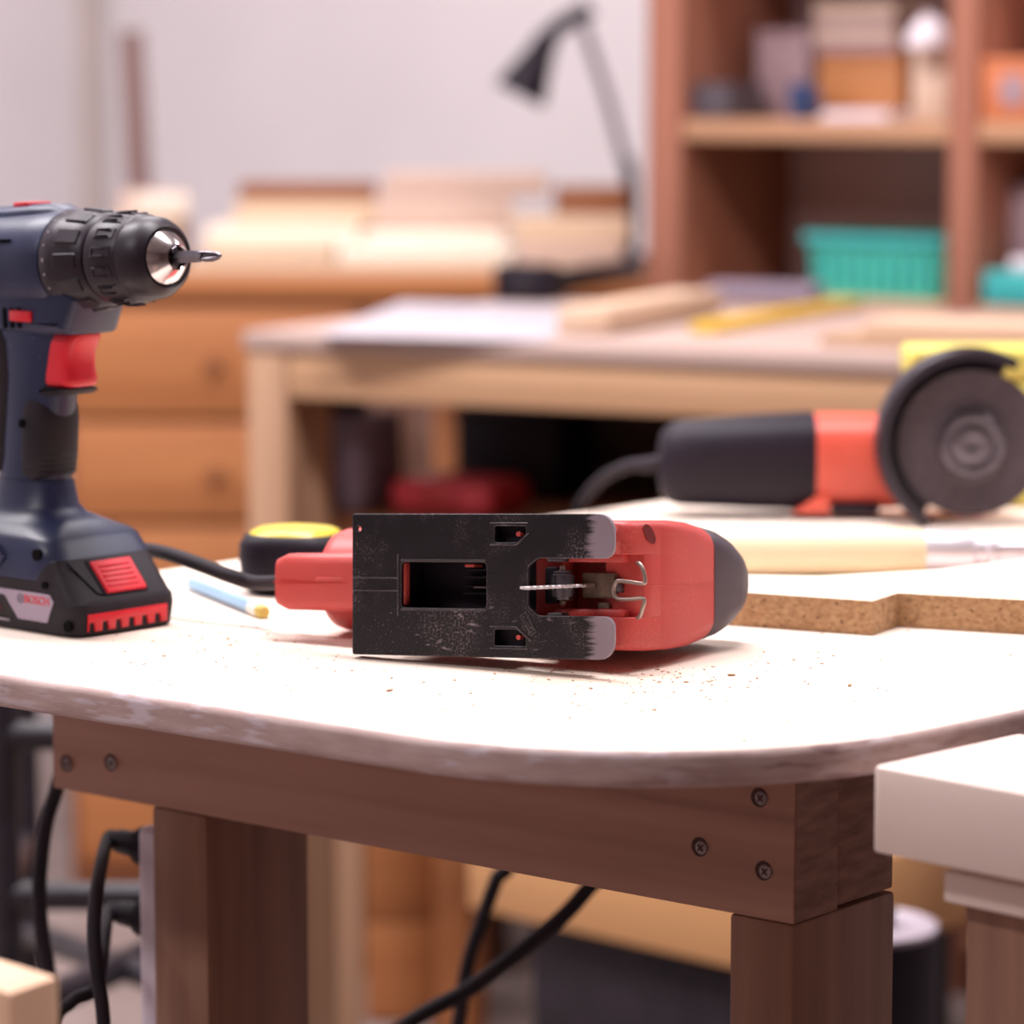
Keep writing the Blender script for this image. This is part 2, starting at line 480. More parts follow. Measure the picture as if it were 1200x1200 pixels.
M['vent_red'] = mat('dark red slot', (126, 26, 26), (104, 20, 20), rough=0.7)
M['bronze'] = mat('oily bronze steel', (150, 132, 118), (96, 82, 68), rough=0.4, metal=0.25, scale=(160, 160, 160), amount=1)
M['blade_steel'] = mat('bright blade steel', (232, 226, 232), (214, 208, 214), rough=0.35, metal=0.35)
M['wire'] = mat('nickel wire', (176, 160, 150), (150, 134, 126), rough=0.35, metal=0.6)

YAW = R(26.8)
JD = 1.855
jc = Vector((0, 0, 0.0018))+CAMP+RC @ Vector(((563-600)/4000*JD, (600-690)/4000*JD, -JD))
ux = RC @ Vector((math.cos(YAW), 0.0, math.sin(YAW)))
wy = RC @ Vector((math.sin(YAW), 0.0, -math.cos(YAW)))
vz = RC @ Vector((0, 1, 0))
JM = Matrix(((ux.x, wy.x, vz.x, jc.x), (ux.y, wy.y, vz.y, jc.y), (ux.z, wy.z, vz.z, jc.z), (0, 0, 0, 1)))
js = thing('jigsaw', 'red corded jigsaw with black sole plate lying on its side on the table', 'power tool', matrix=JM)
mm = 0.001
# sole plate in local xz plane, facing -y
outl = round_poly([(-80, -39), (80, -39), (80, -15.8), (35, -15.8), (29, -11), (29, 10.5), (35, 15), (80, 15), (80, 39), (-80, 39)],
                  [1.5, 9, 6, 5, 3, 3, 5, 6, 9, 1.5], 5)
slot = round_poly([(-49, -12.5), (3.5, -12.5), (3.5, 12.5), (-49, 12.5)], 2.0, 3)
win = round_poly([(8.5, 23.6), (22, 23.6), (27.5, 28), (27.5, 32.4), (8.5, 32.4)], 0.8, 2)
win2 = [(x, -y) for x, y in reversed(win)]
hole = [( -75.8+1.5*math.cos(t*PI/6), 30.7+1.5*math.sin(t*PI/6)) for t in range(12)]
sc = lambda L: [(x*mm, y*mm) for x, y in L]
me = holed_plate(sc(outl), [sc(slot), sc(win), sc(win2), sc(hole)], 0.0016, 0.0005)
me.transform(Matrix.Translation((0, 0.0016, 0)) @ Matrix.Rotation(PI/2, 4, 'X'))
plate = obj('sole_plate', me, M['plate'], js, 40)
# pressed ribs, rails and walls of the sole
bm = BM()
def rib(x0, z0, x1, z1, w=0.8, h=0.7, y=0.0):
    a = Vector((x0*mm, 0, z0*mm)); b = Vector((x1*mm, 0, z1*mm)); d = b-a
    mx = Matrix.Translation((a.x, y, a.z)) @ Matrix.Rotation(-math.atan2(d.z, d.x), 4, 'Y')
    box(bm, 0, d.length, -h*mm, 0.0004, -w*mm/2, w*mm/2, 0.0002, 1, mx)
for z in (3.7, -3.4): rib(-79, z, -51, z)
rib(-51, 17, -51, -17, 0.6, 0.5)
rib(-49, 13.6, 3, 13.6, 1.0, 0.6); rib(-49, -13.6, 3, -13.6, 1.0, 0.9)
rib(6, 22.2, 22, 22.2); rib(22, 22.2, 29.5, 28.5); rib(6, -22.2, 22, -22.2); rib(22, -22.2, 31, -29.5)
rib(6, 34, 29, 34, 0.7); rib(6, -34, 29, -34, 0.7)
rib(26, -15, 33, -26, 4.2, 0.8)
obj('plate_ribs', bm, M['plate'], js, 40)
bm = BM()                                        # turned-up rim behind the plate edges
box(bm, -80*mm, 66*mm, 0.0028, 0.010, 37.2*mm, 39*mm, 0.0005, 1)
box(bm, -80*mm, 66*mm, 0.0028, 0.010, -39*mm, -37.2*mm, 0.0005, 1)
box(bm, -8*mm, 30*mm, 0.0085, 0.0105, 21*mm, 35*mm, 0.0003, 1)
box(bm, -8*mm, 30*mm, 0.0085, 0.0105, -35*mm, -21*mm, 0.0003, 1)
obj('plate_rim', bm, M['black'], js)
# bracket and works seen in the slot
bm = BM()
box(bm, -56*mm, 22*mm, 0.030, 0.036, -22*mm, 22*mm, 0.001, 1)
box(bm, -58*mm, -51*mm, 0.004, 0.036, -22*mm, 22*mm, 0.001, 1)
box(bm, -56*mm, 22*mm, 0.0035, 0.036, 15*mm, 22*mm, 0.001, 1)
box(bm, -56*mm, 22*mm, 0.0035, 0.036, -22*mm, -15*mm, 0.001, 1)
for z in (8, 4, -1, -5): box(bm, -22*mm, 6*mm, 0.022, 0.030, (z-0.7)*mm, (z+0.7)*mm, 0.0003, 1)
obj('base_bracket', bm, M['black'], js)
bm = BM(); box(bm, -14*mm, 2*mm, 0.0185, 0.0222, -2.0*mm, -1.0*mm, 0.0003, 1); obj('clamp_screw', bm, M['grey_metal'], js)
bm = BM(); box(bm, -50.5*mm, -48.2*mm, 0.0034, 0.009, -11.5*mm, 12*mm, 0.0008, 2); obj('slot_lip', bm, M['red'], js, label='red strip showing at the edge of the sole plate slot')
bm = BM(); box(bm, -17*mm, -11*mm, 0.014, 0.024, 9.6*mm, 11.4*mm, 0.0006, 2); obj('slot_catch', bm, M['red'], js, label='small red catch inside the sole plate slot')
for z in (28, -28):
    bm = BM(); lathe(bm, [(0.004, 1.4*mm), (0.0084, 1.4*mm)], 'y', 12, Matrix.Translation((21*mm, 0, z*mm))); obj('stop_pin', bm, M['red'], js, label='red pin in the window of the sole plate')

def sec_w(w, u0, u1, hv, e=4.0, n=40, dv=0.0):
    return [(x*mm, w*mm, z*mm) for x, z in sup((u0+u1)/2, dv, (u1-u0)/2, hv, e, n)]
# main body stacked from the sole upwards (local +y)
def sec_r(w, u0, u1, hv, rf, rb=8):
    hb = hv-(5.5 if u0 < -25 else 0)
    return [(x*mm, w*mm, z*mm) for x, z in round_poly([(u0, -hb), (25, -hv+0.8), (u1, -hv), (u1, hv), (25, hv-0.8), (u0, hb)] if u0 < 0 else [(u0, -hv), ((u0+u1)/2, -hv), (u1, -hv), (u1, hv), ((u0+u1)/2, hv), (u0, hv)], [rb, 0.3, rf, rf, 0.3, rb] if u0 < 0 else [rb, 0.0001, rf, rf, 0.0001, rb], 8)]
FRONT = [(20, 74.5), (22, 77.6), (28, 80.6), (36, 83.5), (46, 86.4), (60, 89.6), (80, 92.6), (96, 94.2), (103, 94.6)]
def front_u(w):
    for (wa, ua), (wb, ub) in zip(FRONT, FRONT[1:]):
        if w <= wb: return ua+(ub-ua)*(w-wa)/(wb-wa)
    return FRONT[-1][1]
bm = BM()
loft(bm, [sec_r(45.5, -60, front_u(45.5)-0.3, 35.2, 5), sec_r(46.5, -64, front_u(46.5), 35.5, 5), sec_r(60, -74, front_u(60), 35.5, 6.5), sec_r(80, -78, front_u(80), 34.5, 9), sec_r(96, -74, front_u(96), 32.6, 11.5), sec_r(103, -70, front_u(103), 31.2, 13)])
# cheeks either side of the blade pocket, and the wall that closes it in front
for s in (-1, 1):
    loft(bm, [[(x*mm, w*mm, s*z*mm) for x, z in round_poly([(20, 17), (front_u(w)-d, 17), (front_u(w)-d, hv), (20, hv)], [0.4, 0.8, r, 2], 4)] for w, d, hv, r in ((20.5, 1.2, 33.6, 4), (22, 0, 34.4, 4.4), (28, 0, 35.0, 4.6), (36, 0, 35.4, 4.8), (46.6, 0, 35.5, 5))])
loft(bm, [[(x*mm, w*mm, z*mm) for x, z in round_poly([(60, -17.3), (front_u(w)-d, -17.3), (front_u(w)-d, 17.3), (60, 17.3)], 0.4, 2)] for w, d in ((33, 0.8), (34, 0), (40, 0), (46.6, 0))])
box_b = BM(); box(box_b, 20*mm, 38*mm, 0.026, 0.047, -18*mm, 18*mm, 0.002); merge(bm, box_b)
# handle bar and rear column
loft(bm, [[(u*mm, w*mm+y, z) for y, z in sup(0, 0, r*mm, hv*mm, 2.6, 24)] for u, w, r, hv in ((-128, 118, 8, 10), (-120, 124, 14, 15), (-80, 130, 17, 16), (0, 130, 17, 16), (60, 124, 20, 20), (80, 118, 20, 22))])
loft(bm, [sec_w(60, -124, -92, 20, 3), sec_w(90, -128, -98, 17, 3), sec_w(125, -126, -102, 14, 2.5)])
body = obj('body', bm, M['red'], js, 50)
# motor housing drum at the rear
bm = BM()
lathe(bm, [(-135*mm, 14*mm), (-134*mm, 23*mm), (-130*mm, 28*mm), (-124*mm, 29.6*mm), (-60*mm, 29.8*mm)], 'x', 36, Matrix.Translation((0, 0.078, 0.001)))
obj('motor_housing', bm, M['red'], js, 50)
# tail block with the cord entry
bm = BM()
def sec_u(u, w0, w1, hv, e=5, n=28, dv=0): return [(u*mm, y*mm, z*mm) for y, z in sup((w0+w1)/2, dv, (w1-w0)/2, hv, e, n)]
loft(bm, [sec_u(-152, 40, 58, 11.5, 4), sec_u(-151, 36, 60, 13.5, 5), sec_u(-143, 33, 62, 16.3, 6), sec_u(-118, 32, 64, 16.5, 6), sec_u(-96, 31, 66, 16.8, 6), sec_u(-70, 30, 70, 18.5, 5)])
box(bm, -122*mm, -104*mm, 0.0312, 0.034, 0.2*mm, 3*mm, 0.0008, 2)
obj('tail_block', bm, M['red'], js, 40)
bm = BM(); box(bm, -150*mm, -75*mm, 0.0312, 0.0335, -0.25*mm, 0.25*mm)
obj('mould_seam', bm, M['red_deep'], js, 0)
# front: seam, vents, boot
bm = BM(); tube(bm, [(front_u(w)*mm+0.0001, w*mm, 0) for w in (35, 46, 60, 80, 96, 103)], 0.0003, 6, 3); obj('mould_seam', bm, M['red'], js)
bm = BM()
loft(bm, [sec_r(101, -30, 94.8, 31.2, 13), sec_r(103.5, -20, 95.8, 31.8, 13.5), sec_r(114, 10, 98.6, 30.2, 16, 12), sec_r(124, 25, 100.8, 27.0, 18, 14), sec_r(133, 35, 101, 22.4, 18, 15), sec_r(141, 44, 98.5, 17, 15, 14), sec_r(147, 50, 93, 11, 10.5, 10), sec_r(150, 56, 86, 5, 4.8, 4.8)])
obj('rubber_boot', bm, M['boot'], js, 60, label='grey rubber nose cap')
bm = BM()
b = BM(); lathe(b, [(-0.0016, 0.0030), (0.0005, 0.0033)], 'z', 18, Matrix.Diagonal((1.0, 2.0, 1, 1)))
nrm = Vector((0.95, -0.31, 0.0)).normalized()
qm = nrm.to_track_quat('Z', 'Y').to_matrix().to_4x4()
merge(bm, b, Matrix.Translation((front_u(37)*mm, 37*mm, 28.0*mm)) @ qm @ Matrix.Rotation(R(40), 4, 'Z'))
obj('vent', bm, M['vent_red'], js, 40, label='dark red oval vent slot')
# pocket, roller, blade clamp, wire lever, blade
bm = BM(); box(bm, 38*mm, 62*mm, 0.0425, 0.0445, -17.5*mm, 17.5*mm, 0.0005, 1); box(bm, 45.5*mm, 46*mm, 0.0418, 0.043, -17*mm, 17*mm)
for s in (-1, 1):
    box(bm, 33*mm, 74*mm, 0.0235, 0.0430, s*15.2*mm-2.6*mm, s*15.2*mm+2.6*mm, 0.0012, 2)
obj('gear_housing', bm, M['red'], js)
bm = BM()
box(bm, 30*mm, 37*mm, 0.018, 0.0255, -10*mm, 10*mm, 0.001)
obj('pocket_block', bm, M['black'], js)
bm = BM(); lathe(bm, [(-8*mm, 2*mm), (-7.6*mm, 5*mm), (-6*mm, 5.2*mm), (-5.8*mm, 6.5*mm), (-1.0*mm, 6.8*mm), (-0.9*mm, 4.5*mm), (0.9*mm, 4.5*mm), (1.0*mm, 6.8*mm), (5.8*mm, 6.5*mm), (6*mm, 5.2*mm), (7.6*mm, 5*mm), (8*mm, 2*mm)], 'z', 24, Matrix.Translation((40*mm, 0.020, 0)))
gr = obj('guide_roller', bm, M['dark_steel'], js)
bm = BM(); box(bm, 34*mm, 42*mm, 0.021, 0.030, 7.4*mm, 8.4*mm, 0.0003, 1); box(bm, 34*mm, 42*mm, 0.021, 0.030, -8.4*mm, -7.4*mm, 0.0003, 1)
lathe(bm, [(8.4*mm, 1.8*mm), (10.6*mm, 1.5*mm)], 'z', 12, Matrix.Translation((40*mm, 0.020, 0)))
lathe(bm, [(-10.6*mm, 1.5*mm), (-8.4*mm, 1.8*mm)], 'z', 12, Matrix.Translation((40*mm, 0.020, 0)))
obj('roller_fork', bm, M['bronze'], js)
bm = BM(); box(bm, 47*mm, 67*mm, 0.0290, 0.0425, -7*mm, 7*mm, 0.0012); box(bm, 48*mm, 56*mm, 0.0270, 0.0300, -1.6*mm, 1.6*mm, 0.0004, 1)
obj('blade_holder', bm, M['bronze'], js)
bm = BM(); box(bm, 66.5*mm, 71*mm, 0.0285, 0.0340, -4*mm, 4*mm, 0.0012)
obj('clamp_collar', bm, M['dark_steel'], js)
bm = BM(); box(bm, 56*mm, 63*mm, 0.0300, 0.0428, -13.0*mm, -9.2*mm, 0.0006, 1); obj('clamp_stop', bm, M['bronze'], js)
def at_w(px, py, w):
    d = ray(px, py); n = wy; o = jc+wy*(w*mm)
    t = (o-CAMP).dot(n)/d.dot(n)
    return JM.inverted() @ (CAMP+d*t)
wpx = [(747, 660, 23), (750, 661, 21), (754, 669, 20), (756, 681, 20), (753, 684, 20), (738, 682, 20), (725, 681, 20), (720.5, 685, 20), (719, 692, 20), (720.5, 699, 20), (726, 702, 20), (740, 702, 20), (752, 701, 20), (755, 704, 20), (753, 713, 20), (750, 722, 21), (747, 724, 23)]
bm = BM(); tube(bm, [at_w(*q) for q in wpx], 0.00115, 10, 5); obj('clamp_lever', bm, M['wire'], js, 60, label='bent nickel wire blade release lever')
for s in (15.2, -16.2):
    bm = BM(); box(bm, 40*mm, 49*mm, 0.0005, 0.010, (s-2)*mm, (s+2)*mm, 0.0007, 2); obj('plate_tab', bm, M['black_metal'], js)
# blade: thin strip with set teeth on its front edge
bm = BM()
def blade_pt(w, u, v): return (u*mm, w*mm, v*mm)
nT = 26; w0, w1 = -46.0, 50.0
rings = []
for i in range(nT*2+1):
    w = w0+(w1-w0)*i/(nT*2)
    tooth = 1.3 if (i % 2 and i < nT*2*0.72) else 0.0
    sx = 0.34*(1 if (i//2) % 2 else -1) if i < nT*2*0.72 else 0
    ub = 44.0 + (max(0, (-40-w))*0.7)
    rings.append([blade_pt(w, ub, -0.65), blade_pt(w, ub, 0.65), blade_pt(w, 50.5, 0.75+sx*0.4), blade_pt(w, 51.0+tooth, 0.6+sx), blade_pt(w, 51.0+tooth, -0.6+sx), blade_pt(w, 50.5, -0.75+sx*0.4)])
loft(bm, rings); obj('saw_blade', bm, M['blade_steel'], js, 20)
# cord
cp = [P(320, 684, Y=1.985), P(300, 683, Y=1.98), P(270, 675, Y=1.985), P(235, 662, Y=2.0), P(200, 650, Y=2.02), P(170, 644, Y=2.05), P(120, 640, Y=2.1), P(60, 640, Y=2.13), P(0, 650, Y=2.1), P(-60, 672, Y=2.06)]
tail = JM @ Vector((-147*mm, 0.047, 0.0))
cp[0] = tail; 
for q in cp: q.z = max(q.z, TZ+0.0046)
bm = BM(); tube(bm, cp, 0.0044, 12, 8, JM.inverted()); obj('power_cord', bm, M['black_matte'], js, 60)

# ------------------------------------------------------------------ cordless drill
M['blue'] = mat('navy tool plastic', (31, 39, 74), (25, 33, 62), rough=0.42, scale=(20, 20, 20), amount=0.6)
add_specks(M['blue'], (120, 124, 150), 420, 0.66, 0.74, 0.35, 20, 0.5, 0.65)
M['rubber'] = mat('black grip rubber', (31, 22, 32), (24, 17, 25), rough=0.6, spec=0.35, scale=(50, 50, 50))
M['sleeve'] = mat('chuck plastic', (45, 36, 47), (34, 26, 35), rough=0.42, spec=0.35, scale=(40, 40, 40))
M['red_bright'] = mat('bright red plastic', (222, 36, 52), (208, 28, 44), rough=0.4, scale=(20, 20, 20))
M['hole'] = mat('deep black recess', (10, 8, 11), (8, 6, 9), rough=0.9, spec=0.1)
M['silver'] = mat('silver label', (160, 146, 166), (150, 136, 156), rough=0.4, scale=(20, 20, 20))
M['print_grey'] = mat('grey print', (176, 168, 178), rough=0.5, amount=0.1)
M['print_red'] = mat('red print', (206, 50, 60), rough=0.5, amount=0.1)
M['print_dark'] = mat('dark print', (88, 78, 100), rough=0.5, amount=0.1)

DY = R(-42)
av = Vector((math.cos(DY), math.sin(DY), 0)); bv = Vector((-math.sin(DY), math.cos(DY), 0))
d0 = P(88, 750.5, z=TZ)+bv*0.0412
DM = Matrix.Translation(d0) @ Matrix.Rotation(DY, 4, 'Z')
dr_ = thing('cordless_drill', 'navy and black cordless drill with red trigger standing on its battery', 'power tool', matrix=DM)
def sec_c(c, a0, a1, hb, e=5.0, n=36): return [(x*mm, y*mm, c*mm) for x, y in sup((a0+a1)/2, 0, (a1-a0)/2, hb, e, n)]
bm = BM()
loft(bm, [sec_c(0, -120, -3, 37, 9), sec_c(1.5, -122, -0.5, 39.5, 9), sec_c(14, -123, 0, 41, 10), sec_c(19, -123, -1, 41, 10), sec_c(22, -122, -3.5, 40.5, 9), sec_c(43, -120, -19.5, 39, 8), sec_c(44, -118, -21.5, 37.5, 8)])
bat = obj('battery', bm, M['rubber'], dr_, 30)
bm = BM()
# red bumper strip with notches along the bottom of the battery face
pts = [(-30, 17)]
x = -30
pts = [(-31, 13.5), (29.5, 13.5)]
for k in range(6):
    xr = 29.5-k*10.1
    pts += [(xr, 3.4), (xr-5.0, 3.4), (xr-5.8, 8.6), (xr-9.5, 8.6)]
pts += [(-31, 3.4)]
prism(bm, [(x*mm, y*mm) for x, y in pts], -0.003, 0.0007, 'yz', 0.0003)
obj('bumper_strip', bm, M['red_bright'], bat, 30, label='red notched strip along the battery foot')
# release button on the leaning face
slant = Matrix.Translation((-3.5*mm, 0, 22*mm)) @ Matrix.Rotation(R(-37.3), 4, 'Y')
bm = BM()
prism(bm, round_poly(sc([(-15, 0.5), (19, 0.5), (16.5, 25), (-17.5, 25)]), 0.0012, 3), -0.002, 0.0007, 'yz', 0.0003, slant)
obj('button_recess', bm, M['black'], bat, 30)
bm = BM(); tube(bm, [(0.0002, -31*mm, 25*mm), (0.0002, -20*mm, 3*mm), (0.0002, -16*mm, 1*mm)], 0.0005, 6, 0, slant); obj('panel_joint', bm, M['hole'], bat, 30)
bm = BM()
prism(bm, round_poly(sc([(-13, 1.5), (17.2, 1.5), (15.2, 23), (-15.4, 23)]), 0.0012, 3), -0.001, 0.0022, 'yz', 0.0006, slant)
for k in range(5):
    z0 = 5+k*3.3
    box(bm, 0.0018, 0.0030, -11*mm, 12.4*mm, z0*mm, (z0+1.5)*mm, 0.0005, 2, slant)
obj('release_button', bm, M['red_bright'], bat, 30, label='red ribbed battery release button')
# side label with lettering
bm = BM(); yb = -41.3*mm
lab = [(-110, 24), (-22, 24), (-18.5, 20), (-24.5, 7.5), (-50, 7.5), (-62, 20.5), (-110, 20.5)]
prism(bm, round_poly(sc(lab), 0.0006, 2), yb, -0.039, 'xz', 0); obj('label_plate', bm, M['silver'], bat, 0, label='silver label on the side of the battery')
me = text_mesh('BOSCH', 0.0068); me.transform(Matrix.Translation((-33*mm, yb-0.0001, 19.6*mm)) @ Matrix.Rotation(PI/2, 4, 'X')); obj('lettering', me, M['print_red'], bat, 0)
bm = BM()
lathe(bm, [(-0.0002, 2.9*mm), (0.0002, 2.9*mm), (0.0002, 2.3*mm), (-0.0002, 2.3*mm), (-0.0002, 2.9*mm)], 'y', 24, Matrix.Translation((-47.5*mm, yb, 19.6*mm)), cap=False)
for s in (-1, 1): box(bm, (-47.5+s*1.1-0.3)*mm, (-47.5+s*1.1+0.3)*mm, yb-0.0002, yb+0.0001, 17.6*mm, 21.6*mm)
box(bm, -48.6*mm, -46.4*mm, yb-0.0002, yb+0.0001, 19.3*mm, 19.9*mm)
obj('emblem', bm, M['print_dark'], bat, 0)
bm = BM(); prism(bm, round_poly(sc([(-100, 11), (-66.5, 11), (-68.5, 18.2), (-100, 18.2)]), 0.0008, 2), yb-0.0002, -0.039, 'xz', 0); obj('capacity_badge', bm, M['print_red'], bat, 0, label='red badge on the battery label')
me = text_mesh('18V', 0.0062); me.transform(Matrix.Translation((-76*mm, yb-0.0004, 14.6*mm)) @ Matrix.Rotation(PI/2, 4, 'X')); obj('lettering', me, M['silver'], bat, 0)
bm = BM(); box(bm, -105*mm, -70*mm, yb, -0.039, 8.6*mm, 9.6*mm); box(bm, -105*mm, -58*mm, yb, -0.039, 5.2*mm, 6.2*mm); obj('label_lines', bm, M['print_grey'], bat, 0)
for (a, c, r) in ((-7, 7, 3.2), (-27, 29, 2.2)):
    bm = BM(); lathe(bm, [(-0.0006, r*mm), (0.0015, r*mm)], 'y', 16, Matrix.Translation((a*mm, -40.6*mm, c*mm))); obj('recess', bm, M['hole'], bat, 30)
# foot of the drill above the battery
bm = BM()
loft(bm, [sec_c(30, -124, -29, 38, 7), sec_c(31, -124, -27, 41.3, 8), sec_c(43.2, -123, -19.7, 40.3, 8), sec_c(52.5, -120, -26, 38.5, 7), sec_c(55.5, -118, -29, 36, 6), sec_c(60.5, -114, -42, 29, 4), sec_c(64.5, -111, -50, 22.5, 3), sec_c(70, -109, -53, 19, 2.6), sec_c(84, -107, -55, 17, 2.4)])
foot = obj('foot', bm, M['blue'], dr_, 40)
bm = BM(); prism(bm, sc([(-112, 35), (-68, 35), (-61, 43), (-67, 49), (-112, 49)]), -0.0424, -0.038, 'xz', 0.001); obj('foot_panel', bm, M['blue'], foot, 30)
bm = BM(); lathe(bm, [(-0.0012, 3.4*mm), (0.002, 3.4*mm)], 'y', 16, Matrix.Translation((-34*mm, -39.6*mm, 46*mm))); obj('screw_hole', bm, M['hole'], foot, 30)
# handle
bm = BM()
def sec_h(c, ac, ra, hb, e=2.4): return [(x*mm, y*mm, c*mm) for x, y in sup(ac, 0, ra, hb, e, 32)]
loft(bm, [sec_h(70, -83, 27, 17), sec_h(80, -82.5, 25.5, 16.5), sec_h(95, -80, 24, 16), sec_h(120, -77, 23.5, 16.5), sec_h(145, -74, 25, 17), sec_h(165, -73, 29, 18), sec_h(180, -74, 34, 20, 3), sec_h(200, -76, 40, 23, 3.4)])
obj('handle', bm, M['blue'], dr_, 50)
bm = BM()
loft(bm, [sec_h(84, -70, 9, 14.0, 2.4), sec_h(88, -69.5, 13.2, 16.6, 2.4), sec_h(100, -68.5, 14.6, 17.0, 2.4), sec_h(120, -67.5, 14.8, 17.3, 2.4), sec_h(128, -67, 13, 17.2, 2.4), sec_h(132, -66, 9, 16.2, 2.4)])
for k in range(4):
    c = 89+k*3.4
    loft(bm, [sec_h(c, -69+k*0.25, 13.6+k*0.25, 16.6, 2.4), sec_h(c+0.6, -69+k*0.25, 14.0+k*0.25, 17.0, 2.4), sec_h(c+1.2, -69+k*0.25, 13.6+k*0.25, 16.6, 2.4)])
obj('front_grip', bm, M['rubber'], dr_, 50)
bm = BM()
loft(bm, [sec_h(88, -99, 9, 15.2, 2.4), sec_h(120, -95, 9.5, 16.4, 2.4), sec_h(145, -92, 12.5, 17.4, 2.4), sec_h(162, -93, 14.5, 18.4, 2.4), sec_h(182, -99, 15, 20.6, 2.4)])
obj('rear_grip', bm, M['rubber'], dr_, 50)
bm = BM(); lathe(bm, [(-0.0010, 2.6*mm), (0.002, 2.6*mm)], 'y', 16, Matrix.Translation((-72*mm, -17.2*mm, 118*mm))); obj('screw_hole', bm, M['hole'], dr_, 30)
# trigger and switch
bm = BM(); loft(bm, [[(x*mm, y*mm, c*mm) for x, y in sup((-66+a1)/2, 0, (a1+66)/2, hb, 4.0, 36)] for c, a1, hb in ((140.5, -39, 11), (141.2, -36.5, 12.2), (143.5, -34.5, 12.8), (147, -35.2, 13), (153, -36.8, 13), (160, -36.4, 13), (166, -33.4, 13), (170, -30.6, 12.8), (171.6, -30.4, 12))]); obj('trigger', bm, M['red_bright'], dr_, 60, label='red trigger')
bm = BM(); prism(bm, round_poly(sc([(-64, 141), (-38, 140), (-42, 136), (-64, 134)]), 0.001, 2), -0.0145, 0.0145, 'xz', 0.003); obj('trigger_guard', bm, M['rubber'], dr_, 50)
bm = BM(); box(bm, -74*mm, -55*mm, -0.0246, 0.0246, 178.5*mm, 185*mm, 0.0012); obj('direction_switch', bm, M['red_bright'], dr_, 40, label='red direction switch above the trigger')
# motor axis frame: x forward along the spindle, origin at the chuck mouth
AX = Matrix.Translation((38.5*mm, 0, 218.5*mm)) @ Matrix.Rotation(R(-3.2), 4, 'Y')
bm = BM()
lathe(bm, [(-215*mm, 18*mm), (-212*mm, 26*mm), (-200*mm, 30*mm), (-150*mm, 30.5*mm), (-100*mm, 30.6*mm), (-84*mm, 30.6*mm), (-80.5*mm, 29.6*mm), (-79.5*mm, 26*mm)], 'x', 40, AX)
prism(bm, round_poly(sc([(-150, 206), (-44, 208), (-21, 204), (-20, 192), (-29, 172), (-62, 171), (-115, 172), (-128, 186)]), [0.004, 0.003, 0.004, 0.006, 0.003, 0.004, 0.008, 0.006], 4), -0.0225, 0.0225, 'xz', 0.007, seg=3)
mot = obj('motor_housing', bm, M['blue'], dr_, 45)
bm = BM()
loft(bm, [[(a*mm, y*mm, (24+z)*mm) for y, z in sup(0, 0, hw, h, 3, 20)] for a, hw, h in ((-200, 10, 7), (-190, 15, 9.2), (-125, 15, 9.4), (-104, 14, 10.0), (-90, 12, 9.2), (-81, 9, 6))], True, AX)
obj('top_ridge', bm, M['blue'], mot, 50)
bm = BM(); box(bm, -124*mm, -110*mm, -0.009, 0.009, 31.5*mm, 35.2*mm, 0.001, 2, AX); obj('gear_selector', bm, M['red_bright'], mot, 40, label='red gear selector on top of the drill')
for k in range(3):
    bm = BM(); box(bm, (-122+k*6.5)*mm, (-118.5+k*6.5)*mm, -0.0290, -0.0280, -38*mm, -26*mm, 0.0004, 1, AX @ Matrix.Translation((0, 0.006, 0))); obj('vent', bm, M['hole'], mot, 0)
bm = BM(); box(bm, -155*mm, -105*mm, -0.0288, -0.0262, 12.5*mm, 14*mm, 0, 1, AX); obj('side_groove', bm, M['hole'], mot, 0)
bm = BM()
for (s, z, w, h) in ((-150, 3, 2.6, 3.2), (-146, 5, 1.6, 4), (-143, 2, 1.4, 3), (-150, -4, 2.2, 2.2), (-146, -3, 1.6, 3), (-142, -5, 1.2, 1.2), (-149, -10, 3, 1.4), (-140, 4, 1.2, 1.2), (-141, -1, 1, 1), (-150, -17, 5, 1.2), (-146, -10, 1.6, 2.2)):
    ang = math.asin(max(-1, min(1, z/30.4)))
    yy = -30.45*math.cos(ang)
    b = BM(); box(b, -w/2*mm, w/2*mm, -0.0002, 0.0004, -h/2*mm, h/2*mm, 0, 1)
    merge(bm, b, AX @ Matrix.Translation(((s+26)*mm, yy*mm, z*mm)) @ Matrix.Rotation(ang, 4, 'X').inverted())
obj('dial_print', bm, M['print_grey'], mot, 0, label='pale printed marks on the motor housing')
# clutch ring
bm = BM()
lathe(bm, [(-80*mm, 20*mm), (-79.5*mm, 29.4*mm), (-78.5*mm, 30*mm), (-70*mm, 29.6*mm), (-56*mm, 28*mm), (-48*mm, 26.8*mm), (-46.5*mm, 25.4*mm), (-46*mm, 18*mm)], 'x', 48, AX)
for k in range(12):
    b = BM(); loft(b, [[(a*mm, y*mm, (r+z)*mm) for y, z in ((-hw, -2), (hw, -2), (hw*0.8, 0), (-hw*0.8, 0))] for a, hw, r in ((-67, 4.5, 29.6), (-66, 5, 30.2), (-51, 5, 28.6), (-50, 4.5, 27.8))])
    merge(bm, b, AX @ Matrix.Rotation(2*PI*k/12, 4, 'X'))
clu = obj('clutch_ring', bm, M['sleeve'], dr_, 35)
bm = BM()
for k in range(22):
    b = BM(); q = 1.1 if k % 5 else 1.9
    box(b, -75.0*mm-q*0.5*mm, -75.0*mm+q*0.5*mm, -q*0.6*mm, q*0.6*mm, 29.4*mm, 30.15*mm)
    merge(bm, b, AX @ Matrix.Rotation(2*PI*k/22+0.1, 4, 'X'))
obj('dial_marks', bm, M['print_grey'], clu, 0, label='pale dots round the clutch ring')
